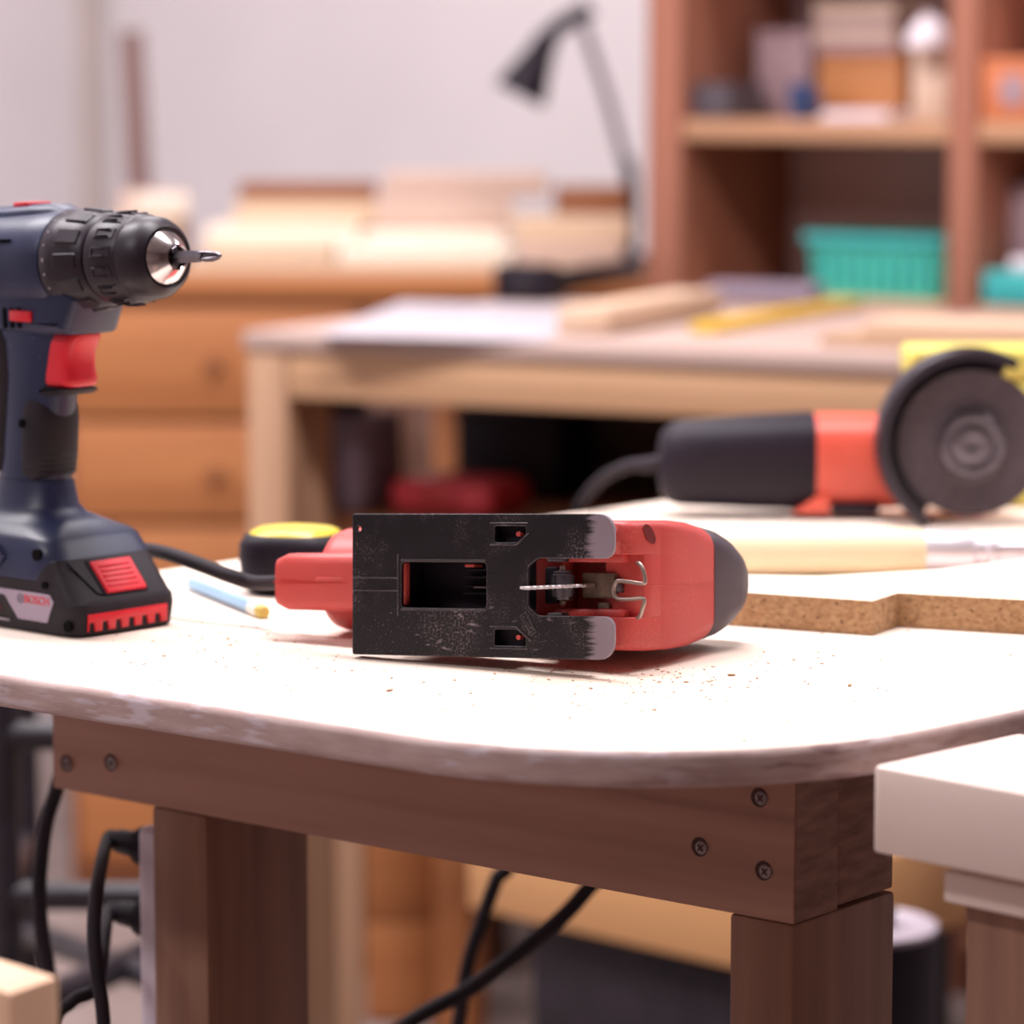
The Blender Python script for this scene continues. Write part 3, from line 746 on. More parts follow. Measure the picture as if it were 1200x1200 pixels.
# chuck sleeve
bm = BM()
lathe(bm, [(-45.6*mm, 18*mm), (-45.2*mm, 25*mm), (-44*mm, 26.3*mm), (-40*mm, 26.6*mm), (-22*mm, 25.2*mm), (-20*mm, 24.0*mm), (-17*mm, 24.2*mm), (-9*mm, 23.2*mm), (-4*mm, 20.6*mm), (-1.6*mm, 17.6*mm), (-2.6*mm, 16.0*mm), (-12*mm, 15.6*mm)], 'x', 48, AX)
chu = obj('chuck_sleeve', bm, M['sleeve'], dr_, 30)
ribm = None
for k in range(14):
    if ribm is None:
        bm = BM()
        loft(bm, [[(a*mm, y*mm, (r+z)*mm) for y, z in ((-3.6, -1.5), (3.6, -1.5), (3.2, 0), (-3.2, 0))] for a, r in ((-38, 26.7), (-37, 27.1), (-23, 25.8), (-22.4, 25.2))])
        for y in (-2.4, 2.0): box(bm, -36.6*mm, -26*mm, y*mm, (y+0.5)*mm, 26.4*mm, 27.7*mm, 0.0001, 1, Matrix.Translation((0, 0, -0.0002)))
        box(bm, -36.6*mm, -35.9*mm, -2.4*mm, 2.5*mm, 26.7*mm, 27.4*mm, 0.0001, 1)
        ribm = obj('grip_rib', bm, M['sleeve'], chu, 30)
        ribm.matrix_local = AX @ Matrix.Rotation(0.05, 4, 'X')
    else:
        c = copy_of(ribm, chu); c.matrix_local = AX @ Matrix.Rotation(0.05+2*PI*k/14, 4, 'X')
bm = BM()
lathe(bm, [(-12*mm, 10*mm), (-5*mm, 15.4*mm), (-2.0*mm, 15.7*mm), (-0.4*mm, 14.6*mm), (6.5*mm, 8.4*mm), (7*mm, 7.4*mm), (6.2*mm, 6.6*mm), (-2*mm, 5.6*mm)], 'x', 40, AX)
nose = obj('chuck_nose', bm, M['chrome'], dr_, 25, label='polished steel chuck nose')
bm = BM()
for k in range(3):
    b = BM(); box(b, 2*mm, 7.8*mm, -2.0*mm, 2.0*mm, 3.2*mm, 6.6*mm, 0.0005, 1); merge(bm, b, AX @ Matrix.Rotation(2*PI*k/3+0.5, 4, 'X'))
obj('chuck_jaw', bm, M['dark_steel'], nose, 30)
bm = BM(); lathe(bm, [(-4*mm, 6.4*mm), (5.2*mm, 6.4*mm)], 'x', 20, AX); obj('chuck_mouth', bm, M['black'], nose, 30)
bm = BM()
lathe(bm, [(0, 3.9*mm), (23*mm, 3.9*mm), (25*mm, 3.3*mm), (29*mm, 3.2*mm)], 'x', 6, AX)
for k in range(2):
    b = BM(); prism(b, sc([(27, -3.4), (34, -3.5), (40, -2.2), (42.5, -0.5), (42.5, 0.5), (40, 2.2), (34, 3.5), (27, 3.4)]), -0.0008, 0.0008, 'xz', 0.0002); merge(bm, b, AX @ Matrix.Rotation(PI/2*k+0.6, 4, 'X'))
lathe(bm, [(27*mm, 2.2*mm), (40*mm, 0.9*mm)], 'x', 10, AX)
obj('screwdriver_bit', bm, M['dark_steel'], dr_, 30, label='grey cross-head screwdriver bit')

# ------------------------------------------------------------------ angle grinder
M['orange_red'] = mat('orange red tool plastic', (216, 92, 74), (204, 80, 64), rough=0.4, scale=(20, 20, 20))
M['disc'] = mat('abrasive disc', (84, 72, 80), (58, 49, 56), rough=0.85, scale=(300, 300, 300), amount=1.0, bump=0.3)
add_specks(M['disc'], (124, 100, 96), 500, 0.6, 0.7, 0.6, 30, 0.4, 0.6)
M['guard'] = mat('dark guard steel', (54, 47, 58), (42, 36, 45), rough=0.35, metal=0.4)
GY = 2.44
gc = P(1138, 519, Y=GY)
gd = thing('angle_grinder', 'orange red and black angle grinder with guarded disc lying on the table', 'power tool', (gc.x, gc.y, gc.z), 0)
bm = BM(); lathe(bm, [(-0.0015, 0.053), (0.0015, 0.053)], 'y', 64); lathe(bm, [(-0.004, 0.026), (-0.0016, 0.030), (0.001, 0.032)], 'y', 48); obj('abrasive_disc', bm, M['disc'], gd, 25)
bm = BM()
for r0_, r1_, y0_, y1_ in ((0.0235, 0.0165, -0.0085, -0.003), (0.0140, 0.0030, -0.0075, -0.003)):
    lathe(bm, [(y1_, r1_), (y0_, r1_), (y0_-0.0008, (r0_+r1_)/2), (y0_, r0_), (y1_, r0_)], 'y', 40, cap=False)
lathe(bm, [(-0.0055, 0.0164), (-0.003, 0.0170)], 'y', 40)
for k in range(4):
    b = BM(); box(b, -0.003, 0.003, -0.0097, -0.006, 0.0175, 0.0232, 0.0006, 1); merge(bm, b, Matrix.Rotation(PI/2*k+0.5, 4, 'Y'))
obj('lock_nut', bm, M['grey_dull'] if 'grey_dull' in M else M['dark_steel'], gd, 30)
# guard: a rolled cover round the upper left of the disc
bm = BM()
a_start, a_end = R(62), R(241)          # angle from +x, counter-clockwise in the picture
prof = [(0.004, 0.030), (0.0275, 0.030), (0.0275, 0.0665), (0.0205, 0.0682), (-0.012, 0.0682), (-0.0135, 0.0672), (-0.0135, 0.0605), (-0.0120, 0.0605), (-0.0120, 0.0662), (0.020, 0.0662), (0.0255, 0.0648), (0.0255, 0.030)][1:]
rings = []
for i in range(45):
    t = a_start+(a_end-a_start)*i/44
    rings.append([(r*math.cos(t), y, r*math.sin(t)) for y, r in prof])
loft(bm, rings)
obj('guard', bm, M['guard'], gd, 35)
# gear head and body: frame with x to the left (rear)
gb = Matrix.Translation((0, 0.062, -0.0195))
bm = BM()
def sec_g(x, ry, rz, e=3.2, dz=0.0): return [(-x*mm, y*mm, z*mm) for y, z in sup(0, dz, ry, rz, e, 36)]
loft(bm, [sec_g(-30, 18, 20, 3), sec_g(-26, 24, 27, 3), sec_g(0, 28, 32, 3.2), sec_g(40, 29, 34, 3.4), sec_g(60, 31, 34.5, 3.2), sec_g(112, 32.5, 35, 3.0)], True, gb)
obj('gear_head', bm, M['orange_red'], gd, 50, label='orange red gear head')
bm = BM(); loft(bm, [[(x*mm, -0.004+y*0.001, z*mm) for x, z in sup(0, 0, 24, 24, 2, 32)] for y in (0, 42)], True); obj('spindle_neck', bm, M['guard'], gd, 40)
bm = BM()
loft(bm, [sec_g(108, 33, 35.6, 3), sec_g(112, 33.5, 36, 3), sec_g(160, 31.5, 34, 2.8, -0.6), sec_g(205, 29, 31.5, 2.6, -1.6), sec_g(214, 26.5, 29, 2.4, -2.0), sec_g(220, 20, 23, 2.2, -2.4), sec_g(222, 12, 14, 2, -2.6)], True, gb)
obj('body', bm, M['black'], gd, 50)
bm = BM(); prism(bm, sc([(-125, -35.5), (-98, -35.5), (-98, -20), (-110, -24)]), -0.034, -0.020, 'xz', 0.002, gb); obj('switch_housing', bm, M['orange_red'], gd, 40)
bm = BM(); box(bm, -96*mm, -62*mm, -0.033, 0.0, -36*mm, -29*mm, 0.002, 2, gb); obj('base_foot', bm, M['black'], gd, 40)
cpts = [P(772, 541, Y=GY+0.062), P(740, 545, Y=GY+0.064), P(712, 557, Y=GY+0.07), P(690, 577, Y=GY+0.08), P(675, 603, Y=GY+0.1), P(664, 640, Y=GY+0.12), P(655, 700, Y=GY+0.13), P(650, 800, Y=GY+0.14)]
cpts[0] = gc+Vector((-0.2205, 0.062, -0.0219))
cpts.insert(1, gc+Vector((-0.236, 0.062, -0.0231)))
bm = BM(); tube(bm, cpts, lambda t: 0.0068-0.0022*min(1, t*6), 12, 8, Matrix.Translation(-gc)); obj('power_cord', bm, M['black_matte'], gd, 60)

# ------------------------------------------------------------------ small things on the table
# chipboard offcut with a stepped front
M['chip_top'] = mat('pale melamine chipboard face', (250, 236, 216), (240, 222, 200), rough=0.55, scale=(10, 10, 10))
M['chip_edge'] = mat('chipboard edge', (206, 170, 128), (150, 106, 72), rough=0.85, scale=(260, 260, 420), amount=1.0, bump=0.5)
add_specks(M['chip_edge'], (92, 54, 34), 330, 0.60, 0.68, 0.85, stretch=(1, 1, 1.6))
BZ = TZ+0.0205
fb = [P(760, 686, z=BZ), P(1023, 704, z=BZ), P(1052, 694.5, z=BZ), P(1290, 707.5, z=BZ), P(1290, 652, z=BZ), P(1200, 655, z=BZ), P(1100, 667.5, z=BZ), P(960, 675, z=BZ), P(760, 672, z=BZ)]
o0 = fb[1]
bm = BM(); prism(bm, [(v.x-o0.x, v.y-o0.y) for v in fb], 0.0002, 0.0205, 'xy', 0.0004)
ch = obj('chipboard_offcut', bm, M['chip_top'], None, 0, loc=(o0.x, o0.y, TZ), mats=[M['chip_edge']])
for p in ch.data.polygons:
    if abs(p.normal.z) < 0.5: p.material_index = 1
tag(ch, 'pale faced chipboard offcut with a stepped raw front edge, beside the jigsaw nose', 'board')

# wooden handled chisel behind the board
M['beech'] = wood('pale beech handle', (242, 224, 190), (230, 208, 172), 'x', 40, rough=0.45, bump=0.03)
M['bright_metal'] = mat('bright steel ferrule', (226, 220, 230), (206, 198, 210), rough=0.3, metal=0.45, scale=(8, 8, 8))
h0, h1 = P(760, 640, Y=2.185), P(1092, 643, Y=2.185)
h0.z = h1.z = TZ+0.0165
hx = (h1-h0); hl = hx.length
chis = thing('chisel', 'pale wooden handled chisel with steel ferrule lying behind the chipboard', 'hand tool', (h0.x, h0.y, h0.z), math.atan2(hx.y, hx.x))
bm = BM(); lathe(bm, [(0, 0.006), (0.004, 0.012), (0.016, 0.0155), (0.06, 0.0164), (hl-0.03, 0.0160), (hl-0.004, 0.0135), (hl, 0.0125)], 'x', 28); obj('handle', bm, M['beech'], chis, 50)
bm = BM(); lathe(bm, [(hl-0.006, 0.0132), (hl-0.004, 0.0140), (hl+0.020, 0.0138), (hl+0.026, 0.0125), (hl+0.028, 0.0100), (hl+0.034, 0.0098), (hl+0.036, 0.0118), (hl+0.040, 0.0118), (hl+0.042, 0.008)], 'x', 28); obj('ferrule', bm, M['bright_metal'], chis, 30)
bm = BM(); loft(bm, [[(x, y, z) for y, z in sup(0, 0, w, h, 4, 16)] for x, w, h in ((hl+0.030, 0.006, 0.006), (hl+0.06, 0.009, 0.007), (hl+0.10, 0.012, 0.005), (hl+0.18, 0.0125, 0.003), (hl+0.2, 0.0125, 0.0005))]); obj('blade', bm, M['bright_metal'], chis, 40)

# tape measure lying flat behind the jigsaw tail
M['yellow'] = mat('yellow label', (232, 208, 60), (222, 196, 50), rough=0.25, scale=(10, 10, 10))
tcY = 2.12
tq = P(346, 690, Y=tcY)
tm = thing('tape_measure', 'black tape measure with yellow top lying on the table behind the jigsaw cord', 'tape measure', (tq.x, tcY, TZ), R(-12))
bm = BM()
def sec_t(z, r, e=3.0, ry=None): return [(x*mm, y*mm, z*mm) for x, y in sup(0, 0, r, ry or r*0.95, e, 40)]
loft(bm, [sec_t(0, 25, 2.6), sec_t(2, 29, 2.6), sec_t(8, 32, 2.8), sec_t(22, 33.5, 3), sec_t(31, 33, 3), sec_t(36, 30.5, 2.8), sec_t(38, 27, 2.6)])
obj('case', bm, M['black'], tm, 50)
bm = BM(); loft(bm, [sec_t(35.5, 28.6, 2.6), sec_t(37.8, 27.6, 2.6), sec_t(39.6, 24, 2.5), sec_t(40.6, 18, 2.3), sec_t(41, 8, 2)]); obj('top_label', bm, M['yellow'], tm, 60, label='glossy yellow dome on top')
bm = BM(); prism(bm, sc([(-4.5, 28), (5.5, 28), (4, 23.8), (-3, 23.8)]), -0.0314, -0.026, 'xz', 0.0005); obj('lock_button', bm, M['yellow'], tm, 30, label='small yellow tab on the side')

# pencil
M['pale_blue'] = mat('pale blue paint', (150, 186, 218), (140, 176, 210), rough=0.35, scale=(10, 10, 10))
M['clear'] = mat('pale white band', (226, 222, 214), rough=0.3, amount=0.1)
M['olive'] = mat('yellow olive end', (206, 186, 96), (190, 168, 80), rough=0.5)
p0, p1 = P(224, 684, z=TZ+0.004), P(310, 718, z=TZ+0.004)
px_ = p1-p0; pl_ = px_.length
pn = thing('marker_pencil', 'pale blue hexagonal pencil with yellow end lying beside the drill battery', 'pencil', (p0.x, p0.y, TZ+0.0042), math.atan2(px_.y, px_.x))
bm = BM(); lathe(bm, [(0, 0.0035), (0.001, 0.0042), (pl_*0.84, 0.0042)], 'x', 6); obj('shaft', bm, M['pale_blue'], pn, 0)
bm = BM(); lathe(bm, [(pl_*0.84, 0.0043), (pl_*0.95, 0.0043)], 'x', 14); obj('band', bm, M['clear'], pn, 40)
bm = BM(); lathe(bm, [(pl_*0.95, 0.0042), (pl_*0.99, 0.0041), (pl_, 0.003)], 'x', 14); obj('tip', bm, M['olive'], pn, 40, label='yellow end of the pencil')

# ------------------------------------------------------------------ white topped side table at the right
M['melamine'] = mat('cream melamine', (232, 214, 204), (226, 206, 196), rough=0.45, scale=(6, 6, 6))
WZ = 0.795
w0_, w1_, w2_ = P(1022, 897, z=WZ), P(1300, 947, z=WZ), P(1193, 859, z=WZ)
wr = math.atan2((w1_-w0_).y, (w1_-w0_).x)
wt = thing('side_table', 'cream topped side table with thick edge overlapping the work table corner', 'table', (w0_.x, w0_.y, 0), wr)
wlen = 0.5; wdep = (w2_-w0_).length
wa = Matrix.Rotation(-wr, 4, 'Z') @ (w2_-w0_)
bm = BM(); prism(bm, round_poly([(0, 0), (wlen, 0), (wlen+wa.x, wa.y), (wa.x, wa.y)], 0.004, 4), WZ-0.042, WZ, 'xy', 0.002); obj('table_top', bm, M['melamine'], wt, 40)
bm = BM(); box(bm, 0.026, wlen, 0.022, 0.10, WZ-0.0655, WZ-0.050, 0.002); box(bm, 0.05, wlen, 0.035, 0.10, WZ-0.052, WZ-0.041, 0.001); obj('under_board', bm, M['melamine'], wt, 40)
bm = BM(); box(bm, 0.030, 0.150, 0.035, 0.095, 0, WZ-0.066, 0.002); obj('leg', bm, M['fir_z'], wt, 40, label='brown timber leg of the side table')

# timber post at the lower left
pb = P(10, 1172, Y=1.45)
M['pale_fir'] = wood('pale sawn timber', (236, 196, 164), (222, 178, 146), 'z', 40)
q0, q1 = P(11, 1163, z=0.735), P(68, 1143, z=0.735)
b = q1-q0
bm = BM()
q2, q3 = P(-60, 1140, z=0.735), None
q3 = q2+(q1-q0)
prism(bm, [(v.x-q0.x, v.y-q0.y) for v in (q0, q1, q3, q2)], 0, 0.7345, 'xy', 0.0015)
tag(obj('timber_post', bm, M['pale_fir'], None, 30, loc=(q0.x, q0.y, 0)), 'pale sawn timber post standing near the black trolley frame, cut square on top', 'timber')

# ------------------------------------------------------------------ below the table, at the left: trolley frame, power strip, cables
tv = [P(2, 900, Y=2.62), P(330, 900, Y=2.62)]
def vpost(px, Y, r, z0, z1, nm, parent, m):
    q = P(px, 900, Y=Y); bm = BM(); tube(bm, [(q.x, q.y, z0), (q.x, q.y, z1)], r, 14, 0); return obj(nm, bm, m, parent, 50)
trl = thing('trolley_frame', 'black tubular steel trolley frame standing on the floor behind the table', 'trolley')
vpost(4, 2.62, 0.012, 0, 0.66, 'upright', trl, M['black_metal']); vpost(300, 2.62, 0.012, 0, 0.66, 'upright', trl, M['black_metal'])
vpost(30, 3.05, 0.012, 0, 0.62, 'upright', trl, M['black_metal']); vpost(250, 3.05, 0.012, 0, 0.62, 'upright', trl, M['black_metal'])
def rail(pa, pb_, r, nm, m, parent):
    bm = BM(); tube(bm, [pa, pb_], r, 12, 0); return obj(nm, bm, m, parent, 50)
rail(P(4, 862, Y=2.62), P(300, 864, Y=2.62), 0.0115, 'rail', M['black_metal'], trl)
rail(P(4, 1050, Y=2.62), P(300, 1051, Y=2.62), 0.0115, 'rail', M['black_metal'], trl)
rail(P(4, 1052, Y=2.62), P(30, 985, Y=3.05), 0.010, 'rail', M['black_metal'], trl)
rail(P(300, 1052, Y=2.62), P(250, 985, Y=3.05), 0.010, 'rail', M['black_metal'], trl)
rail(P(4, 1196, Y=2.62), P(250, 1082, Y=3.05), 0.014, 'brace', M['black_metal'], trl)
rail(P(30, 1092, Y=3.05), P(300, 1190, Y=2.62), 0.012, 'brace', M['black_metal'], trl)

M['white_plastic'] = mat('white plastic', (214, 202, 214), (204, 192, 204), rough=0.4, amount=0.2)
sp = lg2-ax*0.0196+ay*0.046
strip = thing('power_strip', 'white power strip screwed upright to the side of the left table leg', 'power strip', (sp.x, sp.y, 0.30), A_ROT)
bm = BM(); box(bm, -0.0193, 0.0193, -0.022, 0.022, 0, Zat(966, sp.y)-0.30, 0.006, 3); obj('case', bm, M['white_plastic'], strip, 40)
def fl(px, py, Y):
    q = P(px, py, Y=Y); return Vector((q.x, q.y, 0.0065))
def hang(px, py, Y):
    q = P(px, py, Y=Y); return Vector((q.x, q.y, TZ-0.025))
def plug(py, pts, lab):
    z = Zat(py, sp.y)
    base = sp-ax*0.0195; base = Vector((base.x, base.y, z))
    r = thing('plug_cable', lab, 'cable', base, A_ROT, None)
    bm = BM(); lathe(bm, [(-0.040, 0.0050), (-0.036, 0.0075), (-0.018, 0.0085), (-0.016, 0.0120), (-0.006, 0.0120), (0.0, 0.0100)], 'x', 16); obj('plug', bm, M['black'], r, 40)
    inv = (Matrix.Translation(base) @ Matrix.Rotation(A_ROT, 4, 'Z')).inverted()
    bm = BM(); tube(bm, [base-ax*0.036, base-ax*0.046]+pts, 0.0042, 10, 8, inv); obj('cord', bm, M['black_matte'], r, 60)
plug(1000, [P(114, 1040, Y=1.985), P(110, 1090, Y=1.955), P(114, 1140, Y=1.945), P(122, 1210, Y=1.94), P(126, 1400, Y=1.94), fl(126, 1400, 1.94), fl(180, 1400, 1.80)], 'black plug in the upper socket of the strip with its cord hanging down')
plug(1085, [P(119, 1125, Y=2.005), P(110, 1160, Y=2.0), P(84, 1174, Y=1.99), P(60, 1215, Y=1.985), P(50, 1400, Y=1.985), fl(50, 1400, 1.985), fl(10, 1400, 2.1)], 'black plug in the lower socket of the strip with its cord looping left')
def cable(nm, pts, r, lab, m=M['black_matte']):
    bm = BM(); tube(bm, pts, r, 10, 8); return tag(obj(nm, bm, m, None, 60), lab, 'cable')
cable('hanging_cable', [hang(96, 855, 2.08), P(85, 855, Y=2.09), P(66, 925, Y=2.12), P(53, 970, Y=2.12), P(46, 1040, Y=2.12), P(50, 1100, Y=2.12), P(58, 1150, Y=2.12), P(64, 1260, Y=2.12), P(68, 1500, Y=2.12), fl(70, 1500, 2.13), fl(100, 1500, 2.35)], 0.0048, 'thick black cable hanging down past the left end of the apron')
cable('hanging_cable', [0, hang(770, 900, 2.2), P(745, 970, Y=2.2), P(690, 1040, Y=2.2), P(655, 1078, Y=2.2), P(600, 1122, Y=2.2), P(545, 1162, Y=2.2), P(470, 1205, Y=2.2), P(360, 1300, Y=2.2), P(250, 1420, Y=2.2), fl(190, 1420, 2.22), fl(120, 1420, 2.4)][1:], 0.0056, 'thick brown black cable running down to the left under the apron')
cable('hanging_cable', [hang(612, 985, 2.33), P(600, 985, Y=2.35), P(582, 1030, Y=2.35), P(562, 1085, Y=2.35), P(548, 1130, Y=2.35), P(540, 1180, Y=2.35), P(530, 1260, Y=2.35), P(520, 1420, Y=2.35), fl(518, 1420, 2.36), fl(560, 1420, 2.6)], 0.0052, 'black cable hanging steeply down under the middle of the apron')

# ------------------------------------------------------------------ floor things seen under the table
bm = BM()
s0, s1 = P(548, 1064, z=0.30), P(900, 1145, z=0.30)
ds = s1-s0
M['amber_ply'] = wood('amber plywood', (206, 156, 106), (188, 136, 88), 'x', 14)
dk = thing('drawer_box', 'pale plywood box on a black block standing in for its shadow on the floor under the bench', 'box', (s0.x, s0.y, 0), math.atan2(ds.y, ds.x))
bm = BM(); box(bm, 0.0, 0.40, 0, 0.3, 0.30, 0.39, 0.003); obj('box_front', bm, M['amber_ply'], dk, 30)
bm = BM(); box(bm, 0.07, 0.39, 0.02, 0.28, 0.0, 0.2998, 0.003); obj('shadow_block', bm, M['black_matte'], dk, 30)  # black block stands in for the shadow below the box

bk = P(1062, 1085, Y=2.75)
bkt = thing('paint_bucket', 'black bucket with grey white lid on the floor behind the right table leg', 'bucket', (bk.x, 2.75, 0), 0)
bh = Zat(1085, 2.75)
bm = BM(); lathe(bm, [(0, 0.050), (0.002, 0.052), (bh-0.012, 0.062), (bh-0.012, 0.064), (bh-0.003, 0.064)], 'z', 32, Matrix.Translation((-0.035, 0, 0))); obj('body', bm, M['black'], bkt, 40)
bm = BM(); lathe(bm, [(bh-0.0035, 0.060), (bh+0.002, 0.061), (bh+0.003, 0.056), (bh+0.001, 0.054)], 'z', 32, Matrix.Translation((-0.035, 0, 0))); obj('lid', bm, M['white_plastic'], bkt, 40, label='grey white lid')
bm = BM(); lathe(bm, [(bh+0.0012, 0.014), (bh+0.014, 0.016), (bh+0.018, 0.010)], 'z', 20, Matrix.Translation((-0.025, 0, 0))); obj('knob', bm, M['black'], bkt, 40)

# ------------------------------------------------------------------ second work bench
BZT = 0.86
bA, bB = P(283, 388, z=BZT), P(1050, 417, z=BZT)
bd = (bB-bA).normalized(); bn = Vector((-bd.y, bd.x, 0)); b_rot = math.atan2(bd.y, bd.x)
bench = thing('workbench', 'pale timber workbench with square beam and posts behind the work table', 'workbench', (bA.x, bA.y, 0), b_rot)
bm = BM(); box(bm, 0, 1.7, 0, 0.62, BZT-0.018, BZT, 0.002); obj('bench_top', bm, wood('bench top board', (188, 164, 156), (168, 142, 132), 'x', 12), bench, 30)
bm = BM(); box(bm, 0.052, 1.62, 0.006, 0.05, BZT-0.068, BZT-0.0185, 0.002); obj('front_beam', bm, M['bench_wood'], bench, 30)
bm = BM(); box(bm, 0.05, 1.62, 0.42, 0.46, BZT-0.068, BZT-0.0185, 0.002); obj('rear_beam', bm, M['bench_wood'], bench, 30)
for x0, y0 in ((0.004, 0.004), (1.62, 0.004), (0.004, 0.414), (1.62, 0.414)):
    bm = BM(); box(bm, x0, x0+0.047, y0, y0+0.047, 0, BZT-0.0185, 0.002); obj('leg', bm, M['bench_wood_z'] if y0 < 0.1 else M['orange_wood'], bench, 30)
bm = BM(); box(bm, 0.018, 0.055, 0.056, 0.096, 0.0, BZT-0.0190, 0.002); obj('middle_post', bm, M['bench_wood_z'], bench, 30)
LZ = 0.66
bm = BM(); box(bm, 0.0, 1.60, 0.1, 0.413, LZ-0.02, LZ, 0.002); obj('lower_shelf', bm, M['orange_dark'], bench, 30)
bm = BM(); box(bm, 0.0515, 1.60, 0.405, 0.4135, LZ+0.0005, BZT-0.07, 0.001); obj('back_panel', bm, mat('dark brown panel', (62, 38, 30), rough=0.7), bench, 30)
def bpt(x, y, z): return Vector((bA.x, bA.y, 0))+bd*x+bn*y+Vector((0, 0, z))
def bx_from_px(px, y):                      # bench x of a pixel column at bench depth y
    d = ray(px, 600); p = bA+bn*y
    den = d.x*bd.y-d.y*bd.x
    t = ((p.x)*bd.y-(p.y)*bd.x)/den
    q = d*t
    return (Vector((q.x, q.y, 0))-Vector((p.x, p.y, 0))).dot(bd)
# things on the lower shelf
M['grey_cloth'] = mat('grey violet cloth', (150, 134, 150), (116, 102, 118), rough=0.9, scale=(20, 20, 20))
M['slate_cloth'] = mat('dark slate cloth', (76, 66, 78), (56, 48, 58), rough=0.9)
x0 = bx_from_px(422, 0.165)
bag = thing('tool_bag', 'dark grey open tool bag on the shelf under the bench top', 'bag', bpt(x0, 0.165, LZ+0.0008), b_rot)
bm = BM()
loft(bm, [[(x, y, z) for x, y in sup(0, 0, w, 0.05, 5, 24)] for z, w in ((0, 0.028), (0.01, 0.034), (0.05, 0.033), (0.10, 0.031))])
obj('pouch', bm, M['grey_cloth'], bag, 40)
bm = BM(); box(bm, -0.036, -0.016, -0.056, 0.05, 0.0005, 0.12, 0.004); obj('side_flap', bm, M['slate_cloth'], bag, 40)
bm = BM(); tube(bm, [(-0.02, -0.045, 0.098), (-0.015, -0.045, 0.122), (0.015, -0.045, 0.122), (0.02, -0.045, 0.098)], 0.004, 8, 4); obj('handle', bm, M['black_matte'], bag, 40)
x0 = bx_from_px(540, 0.17)
rc = thing('red_case', 'red rounded plastic case on the shelf under the bench top', 'case', bpt(x0, 0.17, LZ), b_rot)
bm = BM(); box(bm, -0.062, 0.062, -0.05, 0.05, 0.0002, 0.038, 0.012, 4); obj('shell', bm, mat('dull red plastic', (216, 66, 78), (200, 56, 68), rough=0.4), rc, 40)
bm = BM(); box(bm, -0.02, 0.02, -0.058, -0.048, 0.014, 0.024, 0.003); obj('latch', bm, M['red_deep'], rc, 40)
x0 = bx_from_px(605, 0.34)
tb = thing('dark_box', 'black box at the back of the shelf under the bench top', 'box', bpt(x0, 0.34, LZ), b_rot)
bm = BM(); box(bm, -0.05, 0.075, -0.05, 0.05, 0.0002, 0.088, 0.003); obj('carton', bm, M['black'], tb, 30)
bm = BM(); box(bm, -0.052, 0.077, -0.052, 0.052, 0.0885, 0.097, 0.003); obj('lid', bm, M['black_matte'], tb, 30)

# brown cupboard added to darken the shaded gap before the drawer cabinet, crate and plank on the floor behind the bench
cup = thing('shade_cupboard', 'low dark brown cupboard added in place of shade behind the left end of the bench', 'cupboard', (-0.245, 4.2, 0), 0)
M['dark_brown'] = wood('dark brown board', (104, 68, 50), (84, 52, 38), 'z', 20)
bm = BM(); box(bm, 0, 0.24, 0.012, 0.30, 0, 0.74, 0.002); obj('carcass', bm, M['dark_brown'], cup, 30)
for k in range(2):
    bm = BM(); box(bm, 0.004+k*0.118, 0.118+k*0.118, 0, 0.0118, 0.02, 0.73, 0.002); obj('cupboard_door', bm, M['dark_brown'], cup, 30)
crt = thing('wooden_crate', 'tall orange wooden crate on the floor behind the bench', 'crate', (P(428, 1000, Y=3.98).x, 3.98, 0), 0)
cwid = P(513, 1000, Y=3.98).x-P(428, 1000, Y=3.98).x
bm = BM(); box(bm, 0.002, cwid-0.002, 0.009, 0.16, 0, 0.50, 0.002); obj('crate_box', bm, M['orange_dark'], crt, 30)
for k in range(4):
    bm = BM(); box(bm, 0, cwid, 0, 0.0088, 0.004+k*0.125, 0.125+k*0.125, 0.002); obj('slat', bm, M['orange_wood'], crt, 30)
spk = P(378, 1000, Y=3.80); spk2 = P(424, 1000, Y=3.80)
bm = BM(); box(bm, 0, spk2.x-spk.x, 0, 0.03, 0, 0.55, 0.002)
tag(obj('standing_plank', bm, M['bench_wood_z'], None, 30, loc=(spk.x, 3.80, 0)), 'short pale plank standing on end on the floor beside the orange crate', 'plank')

# things on the bench top
def flat(nm, corners, z, h, m, lab, cat, group=None, bev=0.001):
    pts = [P(px, py, z=z+h) for px, py in corners]; c = sum(pts, Vector())/len(pts)
    bm = BM(); prism(bm, [(v.x-c.x, v.y-c.y) for v in pts], 0.0, h, 'xy', bev)
    return tag(obj(nm, bm, m, None, 30, loc=(c.x, c.y, z)), lab, cat, group)
M['paper'] = mat('white paper sheet', (184, 175, 182), (174, 165, 172), rough=0.6, scale=(6, 6, 6))
flat('paper_sheet', [(372, 392), (640, 399), (690, 360), (470, 353)], BZT, 0.002, M['paper'], 'large white paper sheet lying on the bench by its near corner', 'paper')
M['plank_pale'] = wood('short plank wood', (214, 186, 162), (192, 160, 134), 'x', 25)
M['offcut_tan'] = wood('offcut wood', (192, 160, 132), (168, 134, 106), 'x', 25)
M['lilac'] = mat('grey lilac board', (150, 134, 150), (138, 122, 138), rough=0.5, scale=(6, 6, 6))
def block(nm, pa, pb_, Yd, h, depth, z, m, lab, cat, bev=0.002, parent=None):
    """a board whose front lower edge runs between two pixels at plan depth given by z"""
    a = P(pa[0], pa[1], z=z); b_ = P(pb_[0], pb_[1], z=z); d = b_-a
    bm = BM(); box(bm, 0, d.length, 0, depth, 0.0002, h, bev)
    return tag(obj(nm, bm, m, None, 30, loc=a, rotz=math.atan2(d.y, d.x)), lab, cat)
block('plank', (712, 391), (846, 367), 0, 0.026, 0.056, BZT+0.0022, M['plank_pale'], 'pale short plank lying at an angle on the bench beside the white paper', 'plank')
